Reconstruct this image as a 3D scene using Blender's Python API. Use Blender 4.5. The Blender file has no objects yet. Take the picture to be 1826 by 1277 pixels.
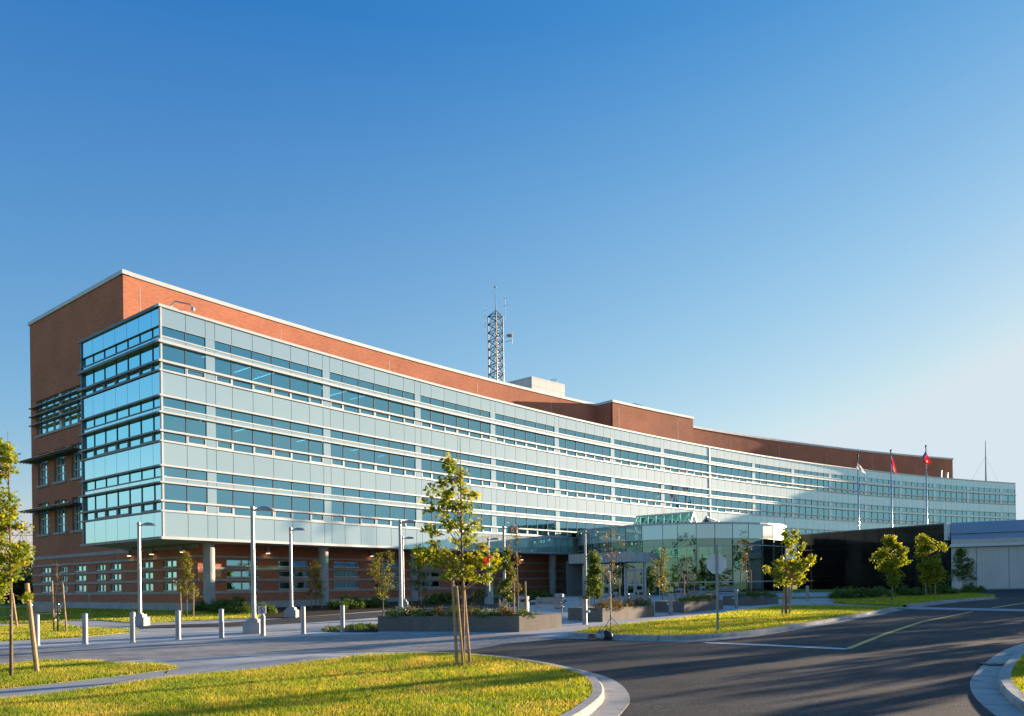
import bpy, math, random
import numpy as np
from math import sin, cos, tan, radians, degrees, pi, hypot, atan2, sqrt
from mathutils import Vector, Matrix
C = bpy.context.scene
COL = C.collection
random.seed(7); RNG = np.random.default_rng(7)

# ------------------------------------------------------------------ camera, sky, sun, exposure
EYE = 1.929; FPX = 1330.0; HZ = 1043.0; ROLL = .0138
cam_d = bpy.data.cameras.new('camera'); cam = bpy.data.objects.new('camera', cam_d); COL.objects.link(cam)
cam.matrix_world = Matrix.Translation((0, 0, EYE)) @ Matrix.Rotation(pi/2, 4, 'X') @ Matrix.Rotation(-ROLL, 4, 'Z')
cam_d.sensor_width = 36; cam_d.lens = 36*FPX/1826; cam_d.shift_y = (HZ-638.5)/1826
cam_d.clip_start = .1; cam_d.clip_end = 6000
C.camera = cam
SUN_AZ = 31.5; SUN_EL = 7.4            # azimuth from +X towards +Y
w = bpy.data.worlds.new('World'); C.world = w; w.use_nodes = True
nt = w.node_tree; bg = nt.nodes['Background']
sky = nt.nodes.new('ShaderNodeTexSky'); sky.sky_type = 'NISHITA'; sky.sun_disc = False
sky.sun_elevation = radians(SUN_EL); sky.sun_rotation = radians(90-SUN_AZ)
sky.air_density = 1.15; sky.dust_density = 0.25; sky.ozone_density = 3.2; sky.altitude = 0
EXPO = 1.6
# colour response of the sky: deeper blue overhead, less cyan at the horizon
sc_ = nt.nodes.new('ShaderNodeVectorMath'); sc_.operation = 'SCALE'; sc_.inputs[3].default_value = .30
cl_ = nt.nodes.new('ShaderNodeVectorMath'); cl_.operation = 'MINIMUM'; cl_.inputs[1].default_value = (2.0, 3.15, 3.8)
nt.links.new(sky.outputs[0], cl_.inputs[0]); nt.links.new(cl_.outputs[0], sc_.inputs[0])
sep = nt.nodes.new('ShaderNodeSeparateColor'); cmb = nt.nodes.new('ShaderNodeCombineColor'); nt.links.new(sc_.outputs[0], sep.inputs[0])
for i, (k_, p_) in enumerate(((1.75, 1.8), (.84, 1.02), (.81, .5))):
    pw = nt.nodes.new('ShaderNodeMath'); pw.operation = 'POWER'; pw.inputs[1].default_value = p_; nt.links.new(sep.outputs[i], pw.inputs[0])
    ml = nt.nodes.new('ShaderNodeMath'); ml.operation = 'MULTIPLY'; ml.inputs[1].default_value = k_/(2**EXPO*.1); nt.links.new(pw.outputs[0], ml.inputs[0]); nt.links.new(ml.outputs[0], cmb.inputs[i])
tcw = nt.nodes.new('ShaderNodeTexCoord'); sx3 = nt.nodes.new('ShaderNodeSeparateXYZ'); nt.links.new(tcw.outputs['Generated'], sx3.inputs[0])
mrw = nt.nodes.new('ShaderNodeMapRange'); mrw.inputs[1].default_value = .60; mrw.inputs[2].default_value = .04; mrw.inputs[3].default_value = 0; mrw.inputs[4].default_value = .55
nt.links.new(sx3.outputs[2], mrw.inputs[0])
hz_ = nt.nodes.new('ShaderNodeMix'); hz_.data_type = 'RGBA'; k_ = 1/(2**EXPO*.1); hz_.inputs[7].default_value = (.66*k_, .79*k_, .86*k_, 1)
mrx = nt.nodes.new('ShaderNodeMapRange'); mrx.inputs[1].default_value = -.6; mrx.inputs[2].default_value = .9; mrx.inputs[3].default_value = 0; mrx.inputs[4].default_value = 1
dt_ = nt.nodes.new('ShaderNodeVectorMath'); dt_.operation = 'DOT_PRODUCT'; dt_.inputs[1].default_value = (.853, .522, 0); nt.links.new(tcw.outputs['Generated'], dt_.inputs[0]); nt.links.new(dt_.outputs['Value'], mrx.inputs[0]); mm_ = nt.nodes.new('ShaderNodeMath'); mm_.operation = 'MULTIPLY'
nt.links.new(mrw.outputs[0], mm_.inputs[0]); nt.links.new(mrx.outputs[0], mm_.inputs[1]); nt.links.new(mm_.outputs[0], hz_.inputs[0]); nt.links.new(cmb.outputs[0], hz_.inputs[6])
nt.links.new(hz_.outputs[2], bg.inputs[0]); bg.inputs[1].default_value = .1
sd = bpy.data.lights.new('sun', 'SUN'); sun = bpy.data.objects.new('sun', sd); COL.objects.link(sun)
sd.energy = 5.0; sd.angle = radians(.5); sd.color = (1, .785, .55)
S = Vector((cos(radians(SUN_AZ))*cos(radians(SUN_EL)), sin(radians(SUN_AZ))*cos(radians(SUN_EL)), sin(radians(SUN_EL))))
sun.rotation_euler = S.to_track_quat('Z', 'Y').to_euler(); sun.location = (60, 40, 40)
C.view_settings.view_transform = 'Standard'; C.view_settings.look = 'None'
C.view_settings.exposure = EXPO; C.view_settings.gamma = 1.0
C.render.engine = 'CYCLES'
C.cycles.max_bounces = 8; C.cycles.transparent_max_bounces = 16

# ------------------------------------------------------------------ geometry of the place
GB, GC = .0055, .01068
def gz(X, Y):                                   # gently rising ground
    return GB*max(-70, min(70, X)) + GC*max(-15, min(105, Y))
def up(x, y):
    x -= 913; y -= HZ
    return x-ROLL*y, -(y+ROLL*x)
def G(x, y, dz=0):                              # photo point -> ground (raised by dz)
    u, v = up(x, y); D = (EYE-dz)*FPX/(GB*u+GC*FPX-v)
    return (u/FPX*D, D)
def W(x, y, D):
    u, v = up(x, y); return (u*D/FPX, D, EYE+v*D/FPX)
def Dh(x, ytop, h):                             # depth of an upright thing of height h whose top is at (x,ytop)
    u, v = up(x, ytop)
    D = (h-EYE)*FPX/(v-GB*u-GC*FPX); return (u/FPX*D, D)

# ------------------------------------------------------------------ materials
def lin(r, g, b):
    f = lambda c: c/12.92 if c <= .04045 else ((c+.055)/1.055)**2.4
    return (f(r/255), f(g/255), f(b/255), 1)
def newmat(name):
    m = bpy.data.materials.new(name); m.use_nodes = True
    return m, m.node_tree, m.node_tree.nodes['Principled BSDF']
def noise(nt, scale, detail=4, coord='Object', dist=0):
    tc = nt.nodes.new('ShaderNodeTexCoord'); n = nt.nodes.new('ShaderNodeTexNoise')
    n.inputs['Scale'].default_value = scale; n.inputs['Detail'].default_value = detail
    n.inputs['Distortion'].default_value = dist
    nt.links.new(tc.outputs[coord], n.inputs['Vector']); return n
def ramp(nt, src, stops):
    r = nt.nodes.new('ShaderNodeValToRGB'); e = r.color_ramp.elements
    while len(e) < len(stops): e.new(.5)
    for i, (p, c) in enumerate(stops): e[i].position = p; e[i].color = c if len(c) == 4 else (*c, 1)
    nt.links.new(src, r.inputs[0]); return r
def mix(nt, a, b, fac, mode='MIX'):
    m = nt.nodes.new('ShaderNodeMix'); m.data_type = 'RGBA'; m.blend_type = mode
    for s, v in ((m.inputs[6], a), (m.inputs[7], b)):
        if isinstance(v, tuple): s.default_value = v if len(v) == 4 else (*v, 1)
        else: nt.links.new(v, s)
    if isinstance(fac, float): m.inputs[0].default_value = fac
    else: nt.links.new(fac, m.inputs[0])
    return m.outputs[2]
def bump(nt, bs, src, strength, dist=.01):
    b = nt.nodes.new('ShaderNodeBump'); b.inputs['Strength'].default_value = strength
    b.inputs['Distance'].default_value = dist
    nt.links.new(src, b.inputs['Height']); nt.links.new(b.outputs[0], bs.inputs['Normal'])
def plain(name, c1, c2, scale=3, rough=.7, metal=0, bmp=0, spec=.5, bscale=60):
    m, nt, bs = newmat(name)
    n = noise(nt, scale); r = ramp(nt, n.outputs[0], [(.3, c1), (.7, c2)])
    nt.links.new(r.outputs[0], bs.inputs['Base Color'])
    bs.inputs['Roughness'].default_value = rough; bs.inputs['Metallic'].default_value = metal
    bs.inputs['Specular IOR Level'].default_value = spec
    if bmp:
        n2 = noise(nt, bscale, 3); bump(nt, bs, n2.outputs[0], bmp)
    return m
M = {}
def brick_mat():
    m, nt, bs = newmat('brick')
    uv = nt.nodes.new('ShaderNodeUVMap'); uv.uv_map = 'uv'
    b = nt.nodes.new('ShaderNodeTexBrick'); b.inputs['Scale'].default_value = 1
    b.inputs['Brick Width'].default_value = .30; b.inputs['Row Height'].default_value = .10
    b.inputs['Mortar Size'].default_value = .012; b.inputs['Mortar Smooth'].default_value = .3
    b.inputs['Color1'].default_value = (.55, .190, .096, 1); b.inputs['Color2'].default_value = (.42, .138, .078, 1)
    b.inputs['Mortar'].default_value = (.33, .19, .15, 1); b.inputs['Bias'].default_value = -.1
    nt.links.new(uv.outputs[0], b.inputs['Vector'])
    n = noise(nt, .35, 5); r = ramp(nt, n.outputs[0], [(.3, (.86, .86, .86)), (.7, (1.08, 1.06, 1.04))])
    c = mix(nt, b.outputs[0], r.outputs[0], 1.0, 'MULTIPLY')
    nt.links.new(c, bs.inputs['Base Color']); bs.inputs['Roughness'].default_value = .85
    bs.inputs['Specular IOR Level'].default_value = .2
    bump(nt, bs, b.outputs['Fac'], -.25, .01)
    return m
M['brick'] = brick_mat()
M['brightwhite'] = plain('gloss_white_frame', (.82, .80, .72), (.88, .86, .78), 1, .4)
def spandrel_mat():
    m, nt, bs = newmat('spandrel_glass')
    n = noise(nt, .25, 2); r = ramp(nt, n.outputs[0], [(.3, (.275, .325, .325)), (.7, (.30, .35, .35))])
    oi = nt.nodes.new('ShaderNodeObjectInfo'); rv = ramp(nt, oi.outputs['Random'], [(0, (.93, .94, .94)), (1, (1.05, 1.04, 1.04))])
    nt.links.new(mix(nt, r.outputs[0], rv.outputs[0], 1.0, 'MULTIPLY'), bs.inputs['Base Color'])
    bs.inputs['Roughness'].default_value = .35; bs.inputs['Specular IOR Level'].default_value = .5
    n2 = noise(nt, .5, 1); b = nt.nodes.new('ShaderNodeBump'); b.inputs['Strength'].default_value = .05; b.inputs['Distance'].default_value = .05
    g = nt.nodes.new('ShaderNodeBsdfGlossy'); g.inputs['Color'].default_value = (.52, .85, .95, 1); g.inputs['Roughness'].default_value = .02
    fr_ = nt.nodes.new('ShaderNodeFresnel'); fr_.inputs[0].default_value = 4.5; mx = nt.nodes.new('ShaderNodeMixShader'); o = nt.nodes['Material Output']
    nt.links.new(n2.outputs[0], b.inputs['Height']); nt.links.new(b.outputs[0], g.inputs['Normal'])
    nt.links.new(fr_.outputs[0], mx.inputs[0]); nt.links.new(bs.outputs[0], mx.inputs[1]); nt.links.new(g.outputs[0], mx.inputs[2]); nt.links.new(mx.outputs[0], o.inputs[0])
    return m
M['spandrel'] = spandrel_mat()
def glass_mat(name, tint, refl=.35, gl=(.9, .97, 1)):
    m = bpy.data.materials.new(name); m.use_nodes = True; nt = m.node_tree
    for n in list(nt.nodes): nt.nodes.remove(n)
    o = nt.nodes.new('ShaderNodeOutputMaterial'); t = nt.nodes.new('ShaderNodeBsdfTransparent'); t.inputs[0].default_value = (*tint, 1)
    g = nt.nodes.new('ShaderNodeBsdfGlossy'); g.inputs['Roughness'].default_value = .015; g.inputs['Color'].default_value = (*gl, 1)
    f = nt.nodes.new('ShaderNodeFresnel'); f.inputs[0].default_value = 1.5
    mr = nt.nodes.new('ShaderNodeMapRange'); mr.inputs[1].default_value = 0; mr.inputs[2].default_value = 1
    mr.inputs[3].default_value = refl; mr.inputs[4].default_value = 1
    mx = nt.nodes.new('ShaderNodeMixShader')
    tc = nt.nodes.new('ShaderNodeTexCoord'); ns = nt.nodes.new('ShaderNodeTexNoise'); ns.inputs['Scale'].default_value = .45; ns.inputs['Detail'].default_value = 2
    bp = nt.nodes.new('ShaderNodeBump'); bp.inputs['Strength'].default_value = .16; bp.inputs['Distance'].default_value = .05
    L = nt.links.new
    L(tc.outputs['Object'], ns.inputs['Vector']); L(ns.outputs[0], bp.inputs['Height']); L(bp.outputs[0], g.inputs['Normal'])
    L(f.outputs[0], mr.inputs[0]); L(mr.outputs[0], mx.inputs[0]); L(t.outputs[0], mx.inputs[1]); L(g.outputs[0], mx.inputs[2]); L(mx.outputs[0], o.inputs[0])
    return m
M['glass'] = glass_mat('window_glass', (.20, .38, .46), .42, (.42, .84, .95))
M['skyglass'] = glass_mat('skylight_glass', (.30, .55, .48), .06, (.5, .75, .75))
M['greenglass'] = glass_mat('green_glass', (.18, .40, .34), .20, (.55, .90, .90))
M['metal'] = plain('white_aluminium', (.44, .465, .48), (.50, .52, .53), 1, .38, .25)
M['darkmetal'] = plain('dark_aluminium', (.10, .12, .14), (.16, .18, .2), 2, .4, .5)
M['gasket'] = plain('joint', (.045, .05, .055), (.07, .075, .08), 3, .6)
M['greymetal'] = plain('grey_steel', (.36, .37, .38), (.45, .45, .46), 4, .42, .6)
M['galv'] = plain('painted_pole', (.27, .28, .30), (.36, .37, .38), 3, .4, .4)
M['concrete'] = plain('concrete', (.33, .33, .32), (.44, .43, .41), 1.3, .85, 0, .3, .3)
M['kerb'] = plain('kerb_concrete', (.36, .34, .31), (.50, .475, .43), 2.2, .85, 0, .4, .3)
M['coping'] = plain('coping_metal', (.48, .50, .50), (.56, .57, .57), .5, .45, .3)
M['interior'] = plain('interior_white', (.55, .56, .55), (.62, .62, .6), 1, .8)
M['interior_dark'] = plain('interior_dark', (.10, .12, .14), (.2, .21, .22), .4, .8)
M['roof'] = plain('roof_gravel', (.25, .25, .24), (.34, .33, .31), 2, .9)
M['white'] = plain('white_panel', (.66, .66, .64), (.74, .73, .71), .6, .5)
M['bark'] = plain('bark', (.13, .09, .06), (.24, .175, .12), 9, .9, 0, .5)
M['stake'] = plain('stake_wood', (.30, .19, .10), (.46, .31, .17), 5, .85, 0, .3)
M['mulch'] = plain('mulch', (.035, .024, .016), (.10, .065, .04), 14, .95, 0, 1, .1)
M['black'] = plain('black_plastic', (.015, .015, .017), (.03, .03, .032), 4, .5)
M['red'] = plain('red', (.55, .03, .02), (.6, .04, .03), 4, .5)
M['signwhite'] = plain('sign_white', (.7, .7, .7), (.76, .76, .76), 4, .5)
M['yellowpaint'] = plain('yellow_paint', (.56, .36, .07), (.80, .53, .12), 7, .8)
M['whitepaint'] = plain('white_paint', (.45, .45, .43), (.66, .66, .64), 7, .8)
M['wood'] = plain('bench_slat', (.26, .24, .23), (.36, .33, .31), 3, .6)
M['signback'] = plain('sign_back', (.72, .74, .71), (.82, .83, .80), 6, .5, .2)
M['blind'] = plain('roller_blind', (.42, .45, .44), (.5, .52, .5), .8, .8)
M['greentie'] = plain('green_tie', (.01, .16, .09), (.02, .2, .11), 4, .6)
def emis(name, c, s):
    m, nt, bs = newmat(name); bs.inputs['Emission Color'].default_value = (*c, 1); bs.inputs['Emission Strength'].default_value = s
    bs.inputs['Base Color'].default_value = (.8, .8, .8, 1); return m
M['lamp'] = emis('lamp_tube', (1, .95, .85), 3.2)
M['sconce'] = emis('sconce_glow', (1, .72, .42), 1.6)
def asphalt_mat():
    m, nt, bs = newmat('asphalt')
    n = noise(nt, .5, 6); r = ramp(nt, n.outputs[0], [(.3, (.036, .035, .037)), (.7, (.068, .065, .064))])
    n2 = noise(nt, 45, 4); r2 = ramp(nt, n2.outputs[0], [(.36, (.35, .35, .35)), (.5, (.95, .95, .95)), (.66, (2.3, 2.2, 2.1))])
    n3 = noise(nt, 1.4, 3, dist=1.5); r3 = ramp(nt, n3.outputs[0], [(.40, (1, 1, 1)), (.5, (.74, .74, .76)), (.60, (1.06, 1.05, 1.04))])
    c = mix(nt, r.outputs[0], r2.outputs[0], .8, 'MULTIPLY'); c = mix(nt, c, r3.outputs[0], 1.0, 'MULTIPLY')
    nt.links.new(c, bs.inputs['Base Color']); bs.inputs['Roughness'].default_value = .85; bs.inputs['Specular IOR Level'].default_value = .25
    bump(nt, bs, n2.outputs[0], .9, .012); return m
M['asphalt'] = asphalt_mat()
def paver_mat(name, c1, c2, cm, bw, rh, ang=0, ms=.006):
    m, nt, bs = newmat(name)
    tc = nt.nodes.new('ShaderNodeTexCoord'); mp = nt.nodes.new('ShaderNodeMapping'); mp.inputs['Rotation'].default_value = (0, 0, ang)
    nt.links.new(tc.outputs['Object'], mp.inputs[0])
    b = nt.nodes.new('ShaderNodeTexBrick'); b.inputs['Scale'].default_value = 1
    b.inputs['Brick Width'].default_value = bw; b.inputs['Row Height'].default_value = rh
    b.inputs['Mortar Size'].default_value = ms
    b.inputs['Color1'].default_value = (*c1, 1); b.inputs['Color2'].default_value = (*c2, 1); b.inputs['Mortar'].default_value = (*cm, 1)
    nt.links.new(mp.outputs[0], b.inputs['Vector'])
    n = noise(nt, .6, 6, dist=.6); r = ramp(nt, n.outputs[0], [(.3, (.80, .80, .81)), (.72, (1.08, 1.07, 1.06))])
    n2 = noise(nt, 60, 2); r2 = ramp(nt, n2.outputs[0], [(.3, (.85, .85, .85)), (.7, (1.1, 1.1, 1.1))])
    c = mix(nt, b.outputs[0], r.outputs[0], 1.0, 'MULTIPLY'); c = mix(nt, c, r2.outputs[0], 1.0, 'MULTIPLY')
    nt.links.new(c, bs.inputs['Base Color']); bs.inputs['Roughness'].default_value = .85; bs.inputs['Specular IOR Level'].default_value = .3
    bump(nt, bs, n2.outputs[0], .3, .006); return m
M['paving'] = paver_mat('paving', (.47, .455, .43), (.58, .56, .525), (.20, .19, .18), 1.5, 1.5, .6, .02)
M['pavers'] = paver_mat('lane_pavers', (.30, .275, .255), (.43, .39, .36), (.15, .14, .13), .8, .4, .25, .018)
M['path'] = paver_mat('path', (.39, .38, .37), (.46, .45, .43), (.13, .125, .12), 1.6, 3.2, .25, .02)
M['planter'] = None
def planter_mat():
    m, nt, bs = newmat('split_face_block')
    uv = nt.nodes.new('ShaderNodeUVMap'); uv.uv_map = 'uv'
    b = nt.nodes.new('ShaderNodeTexBrick'); b.inputs['Scale'].default_value = 1; b.offset = 0
    b.inputs['Brick Width'].default_value = .35; b.inputs['Row Height'].default_value = 2
    b.inputs['Mortar Size'].default_value = .006
    b.inputs['Color1'].default_value = (.165, .143, .12, 1); b.inputs['Color2'].default_value = (.205, .178, .15, 1); b.inputs['Mortar'].default_value = (.12, .11, .10, 1)
    nt.links.new(uv.outputs[0], b.inputs['Vector'])
    n = noise(nt, 40, 3); r = ramp(nt, n.outputs[0], [(.3, (.6, .6, .6)), (.7, (1.3, 1.3, 1.3))])
    c = mix(nt, b.outputs[0], r.outputs[0], 1.0, 'MULTIPLY'); nt.links.new(c, bs.inputs['Base Color'])
    bs.inputs['Roughness'].default_value = .9; bump(nt, bs, n.outputs[0], .8, .02); return m
M['planter'] = planter_mat()
def grass_mat(name, blades):
    m, nt, bs = newmat(name)
    n = noise(nt, .8, 8, dist=1.2)
    r = ramp(nt, n.outputs[0], [(.28, (.15, .24, .015)), (.46, (.28, .34, .025)), (.60, (.42, .38, .06)), (.74, (.55, .43, .16))])
    if blades:
        a = nt.nodes.new('ShaderNodeAttribute'); a.attribute_name = 'rnd'
        r2 = ramp(nt, a.outputs['Fac'], [(0, (.55, .6, .5)), (.6, (1.1, 1.1, 1)), (1, (1.9, 1.5, 1.3))])
        c = mix(nt, r.outputs[0], r2.outputs[0], 1.0, 'MULTIPLY')
        nt.links.new(c, bs.inputs['Base Color']); bs.inputs['Roughness'].default_value = .6
        out = nt.nodes['Material Output']; tr = nt.nodes.new('ShaderNodeBsdfTranslucent'); mx = nt.nodes.new('ShaderNodeMixShader'); mx.inputs[0].default_value = .45
        tc = mix(nt, c, (1.6, 1.5, .6), 1.0, 'MULTIPLY'); nt.links.new(tc, tr.inputs[0])
        nt.links.new(bs.outputs[0], mx.inputs[1]); nt.links.new(tr.outputs[0], mx.inputs[2]); nt.links.new(mx.outputs[0], out.inputs[0])
    else:
        n2 = noise(nt, 35, 3); r2 = ramp(nt, n2.outputs[0], [(.3, (.35, .35, .3)), (.7, (1.2, 1.2, 1.1))])
        c = mix(nt, r.outputs[0], r2.outputs[0], 1.0, 'MULTIPLY')
        nt.links.new(c, bs.inputs['Base Color']); bs.inputs['Roughness'].default_value = .9; bump(nt, bs, n2.outputs[0], 1, .05)
    return m
M['grassbase'] = grass_mat('turf', False); M['blades'] = grass_mat('grass_blades', True)
def leaf_mat(name, stops, trans=.5, tm=(1.7, 1.5, .5)):
    m, nt, bs = newmat(name)
    a = nt.nodes.new('ShaderNodeAttribute'); a.attribute_name = 'rnd'
    r = ramp(nt, a.outputs['Fac'], stops)
    nt.links.new(r.outputs[0], bs.inputs['Base Color']); bs.inputs['Roughness'].default_value = .5; bs.inputs['Specular IOR Level'].default_value = .35
    out = nt.nodes['Material Output']; tr = nt.nodes.new('ShaderNodeBsdfTranslucent'); mx = nt.nodes.new('ShaderNodeMixShader'); mx.inputs[0].default_value = trans
    tc = mix(nt, r.outputs[0], (*tm, 1), 1.0, 'MULTIPLY'); nt.links.new(tc, tr.inputs[0])
    nt.links.new(bs.outputs[0], mx.inputs[1]); nt.links.new(tr.outputs[0], mx.inputs[2]); nt.links.new(mx.outputs[0], out.inputs[0]); return m
M['maple'] = leaf_mat('maple_leaves', [(0, (.08, .14, .012)), (.45, (.19, .25, .02)), (.75, (.34, .33, .03)), (.93, (.48, .36, .03)), (1, (.5, .2, .03))])
M['redleaf'] = leaf_mat('red_leaves', [(0, (.45, .03, .01)), (1, (.6, .08, .02))], .5, (1.2, 1, .8))
M['green'] = leaf_mat('green_leaves', [(0, (.05, .10, .015)), (.7, (.12, .17, .02)), (1, (.24, .22, .03))], .4)
M['olive'] = leaf_mat('olive_leaves', [(0, (.08, .11, .015)), (.6, (.18, .18, .03)), (1, (.36, .25, .04))], .4)
M['brownleaf'] = leaf_mat('brown_leaves', [(0, (.10, .065, .02)), (.6, (.19, .12, .035)), (1, (.15, .14, .03))], .4)
M['shrub'] = leaf_mat('shrub_leaves', [(0, (.04, .09, .015)), (.7, (.11, .18, .025)), (1, (.20, .25, .035))], .3)
M['dryshrub'] = leaf_mat('dry_shrub', [(0, (.07, .07, .02)), (.6, (.16, .12, .05)), (1, (.28, .2, .1))], .3)
M['farleaf'] = leaf_mat('far_leaves', [(0, (.02, .035, .012)), (1, (.05, .07, .02))], .2)
def blackglass():
    m, nt, bs = newmat('black_glass')
    n = noise(nt, .4, 2); r = ramp(nt, n.outputs[0], [(.3, (.006, .006, .008)), (.7, (.012, .011, .012))])
    nt.links.new(r.outputs[0], bs.inputs['Base Color']); bs.inputs['Roughness'].default_value = .06; bs.inputs['Specular IOR Level'].default_value = .35
    n2 = noise(nt, .7, 1); bump(nt, bs, n2.outputs[0], .08, .05); return m
M['blackglass'] = blackglass()
def ribbed(name, c, sc):
    m, nt, bs = newmat(name)
    uv = nt.nodes.new('ShaderNodeUVMap'); uv.uv_map = 'uv'
    wv = nt.nodes.new('ShaderNodeTexWave'); wv.inputs['Scale'].default_value = sc; wv.bands_direction = 'X'
    nt.links.new(uv.outputs[0], wv.inputs['Vector'])
    n = noise(nt, .4, 4); r = ramp(nt, n.outputs[0], [(.3, tuple(q*.85 for q in c)), (.7, c)])
    nt.links.new(r.outputs[0], bs.inputs['Base Color']); bs.inputs['Roughness'].default_value = .45; bs.inputs['Metallic'].default_value = .3
    bump(nt, bs, wv.outputs[0], .4, .03); return m
M['ribroof'] = ribbed('standing_seam', (.42, .45, .48), 2.2)
M['ribwall'] = ribbed('metal_siding', (.56, .58, .58), 1.2)

# ------------------------------------------------------------------ mesh helpers
def link(name, verts, faces, mat=None, parent=None, uvs=None, smooth=False, rnd=None):
    me = bpy.data.meshes.new(name)
    me.from_pydata([tuple(v) for v in verts], [], faces)
    if mat is not None:
        for mm in (mat if isinstance(mat, list) else [mat]): me.materials.append(mm)
    if uvs is not None:
        l = me.uv_layers.new(name='uv'); l.data.foreach_set('uv', np.asarray(uvs, dtype=np.float32).ravel())
    if rnd is not None:
        at = me.attributes.new('rnd', 'FLOAT', 'POINT'); at.data.foreach_set('value', np.asarray(rnd, dtype=np.float32))
    if smooth: me.polygons.foreach_set('use_smooth', [True]*len(me.polygons))
    me.update()
    o = bpy.data.objects.new(name, me); COL.objects.link(o)
    if parent is not None:
        o.parent = parent; o.matrix_parent_inverse = Matrix.Translation(-Vector(parent.location)) if False else Matrix.Identity(4)
    return o
class MB:
    def __init__(s): s.v = []; s.f = []; s.uv = []; s.mi = []; s.o = Vector((0, 0, 0))
    def quad(s, a, b, c, d, uv=None, mi=0):
        n = len(s.v); s.v += [a, b, c, d]; s.f.append((n, n+1, n+2, n+3)); s.uv += uv or [(0, 0), (1, 0), (1, 1), (0, 1)]; s.mi.append(mi)
    def poly(s, pts, uv=None, mi=0):
        n = len(s.v); s.v += list(pts); s.f.append(tuple(range(n, n+len(pts)))); s.uv += uv or [(p[0], p[1]) for p in pts]; s.mi.append(mi)
    def hexa(s, p, uvl=None, mi=0):              # p: 8 points, bottom 0-3 ccw, top 4-7
        def q(i, j, k, l):
            a, b, c, d = p[i], p[j], p[k], p[l]
            w = sqrt(sum((a[t]-b[t])**2 for t in range(3))); 
            u0 = a[0]*.7+a[1]*.7
            s.quad(a, b, c, d, [(u0, a[2]), (u0+w, b[2]), (u0+w, c[2]), (u0, d[2])], mi)
        q(0, 1, 5, 4); q(1, 2, 6, 5); q(2, 3, 7, 6); q(3, 0, 4, 7); q(3, 2, 1, 0); q(4, 5, 6, 7)
    def box(s, c, sz, rz=0, mi=0, taper=1):
        cx, cy, cz = c; x, y, z = sz[0]/2, sz[1]/2, sz[2]/2; ca, sa = cos(rz), sin(rz)
        P = []
        for k, t in ((-z, 1), (z, taper)):
            for a, b in ((-x, -y), (x, -y), (x, y), (-x, y)):
                a *= t; b *= t
                P.append((cx+a*ca-b*sa, cy+a*sa+b*ca, cz+k))
        s.hexa(P, mi=mi)
    def slab(s, P, s0, s1, o0, o1, z0, z1, step=2.4, mi=0):   # box bent along a wall function P(s,off)->(x,y)
        n = max(1, int(math.ceil(abs(s1-s0)/step))); ss = [s0+(s1-s0)*i/n for i in range(n+1)]
        for i in range(n):
            a, b = ss[i], ss[i+1]
            of0, of1 = P(a, o1), P(b, o1); ob0, ob1 = P(a, o0), P(b, o0)
            s.quad((*of0, z0), (*of1, z0), (*of1, z1), (*of0, z1), [(a, z0), (b, z0), (b, z1), (a, z1)], mi)
            s.quad((*ob1, z0), (*ob0, z0), (*ob0, z1), (*ob1, z1), [(b, z0), (a, z0), (a, z1), (b, z1)], mi)
            s.quad((*of0, z1), (*of1, z1), (*ob1, z1), (*ob0, z1), [(a, 0), (b, 0), (b, 1), (a, 1)], mi)
            s.quad((*ob0, z0), (*ob1, z0), (*of1, z0), (*of0, z0), [(a, 0), (b, 0), (b, 1), (a, 1)], mi)
        for a, fl in ((s0, 0), (s1, 1)):
            f, b = P(a, o1), P(a, o0)
            pts = [(*b, z0), (*f, z0), (*f, z1), (*b, z1)]; d = abs(o1-o0)
            if fl: pts = pts[::-1]
            s.quad(*pts, [(p[0]*.7+p[1]*.7, p[2]) for p in pts], mi)
    def tube(s, pts, rad, n=8, cap=True, mi=0):
        if not isinstance(rad, (list, tuple)): rad = [rad]*len(pts)
        pts = [Vector(p) for p in pts]; base = len(s.v)
        for i, p in enumerate(pts):
            d = (pts[min(i+1, len(pts)-1)]-pts[max(i-1, 0)]).normalized()
            a = d.orthogonal().normalized() if abs(d.z) < .99 else Vector((1, 0, 0))
            if abs(d.z) < .99: a = Vector((0, 0, 1)).cross(d).normalized()
            b = d.cross(a)
            for k in range(n):
                t = 2*pi*k/n; s.v.append(tuple(p+a*cos(t)*rad[i]+b*sin(t)*rad[i]))
        for i in range(len(pts)-1):
            for k in range(n):
                A = base+i*n+k; B = base+i*n+(k+1) % n
                s.f.append((A, B, B+n, A+n)); s.mi.append(mi); s.uv += [(0, 0), (1, 0), (1, 1), (0, 1)]
        if cap:
            e = base+(len(pts)-1)*n
            s.f.append(tuple(range(base+n-1, base-1, -1))); s.mi.append(mi); s.uv += [(0, 0)]*n
            s.f.append(tuple(range(e, e+n))); s.mi.append(mi); s.uv += [(0, 0)]*n
    def lathe(s, c, prof, n=16, mi=0):            # prof: (r,z) list
        base = len(s.v); cx, cy, cz = c
        for r, z in prof:
            for k in range(n):
                t = 2*pi*k/n; s.v.append((cx+r*cos(t), cy+r*sin(t), cz+z))
        for i in range(len(prof)-1):
            for k in range(n):
                A = base+i*n+k; B = base+i*n+(k+1) % n
                s.f.append((A, B, B+n, A+n)); s.mi.append(mi); s.uv += [(0, 0), (1, 0), (1, 1), (0, 1)]
        for i, rev in ((0, True), (len(prof)-1, False)):
            if prof[i][0] > 1e-4:
                r = list(range(base+i*n, base+i*n+n)); s.f.append(tuple(r[::-1] if rev else r)); s.mi.append(mi); s.uv += [(0, 0)]*n
    def sphere(s, c, r, n=10, mi=0, sz=1):
        s.lathe(c, [(max(1e-5, r*sin(pi*i/n)), -r*sz*cos(pi*i/n)) for i in range(n+1)], n*2, mi)
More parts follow.
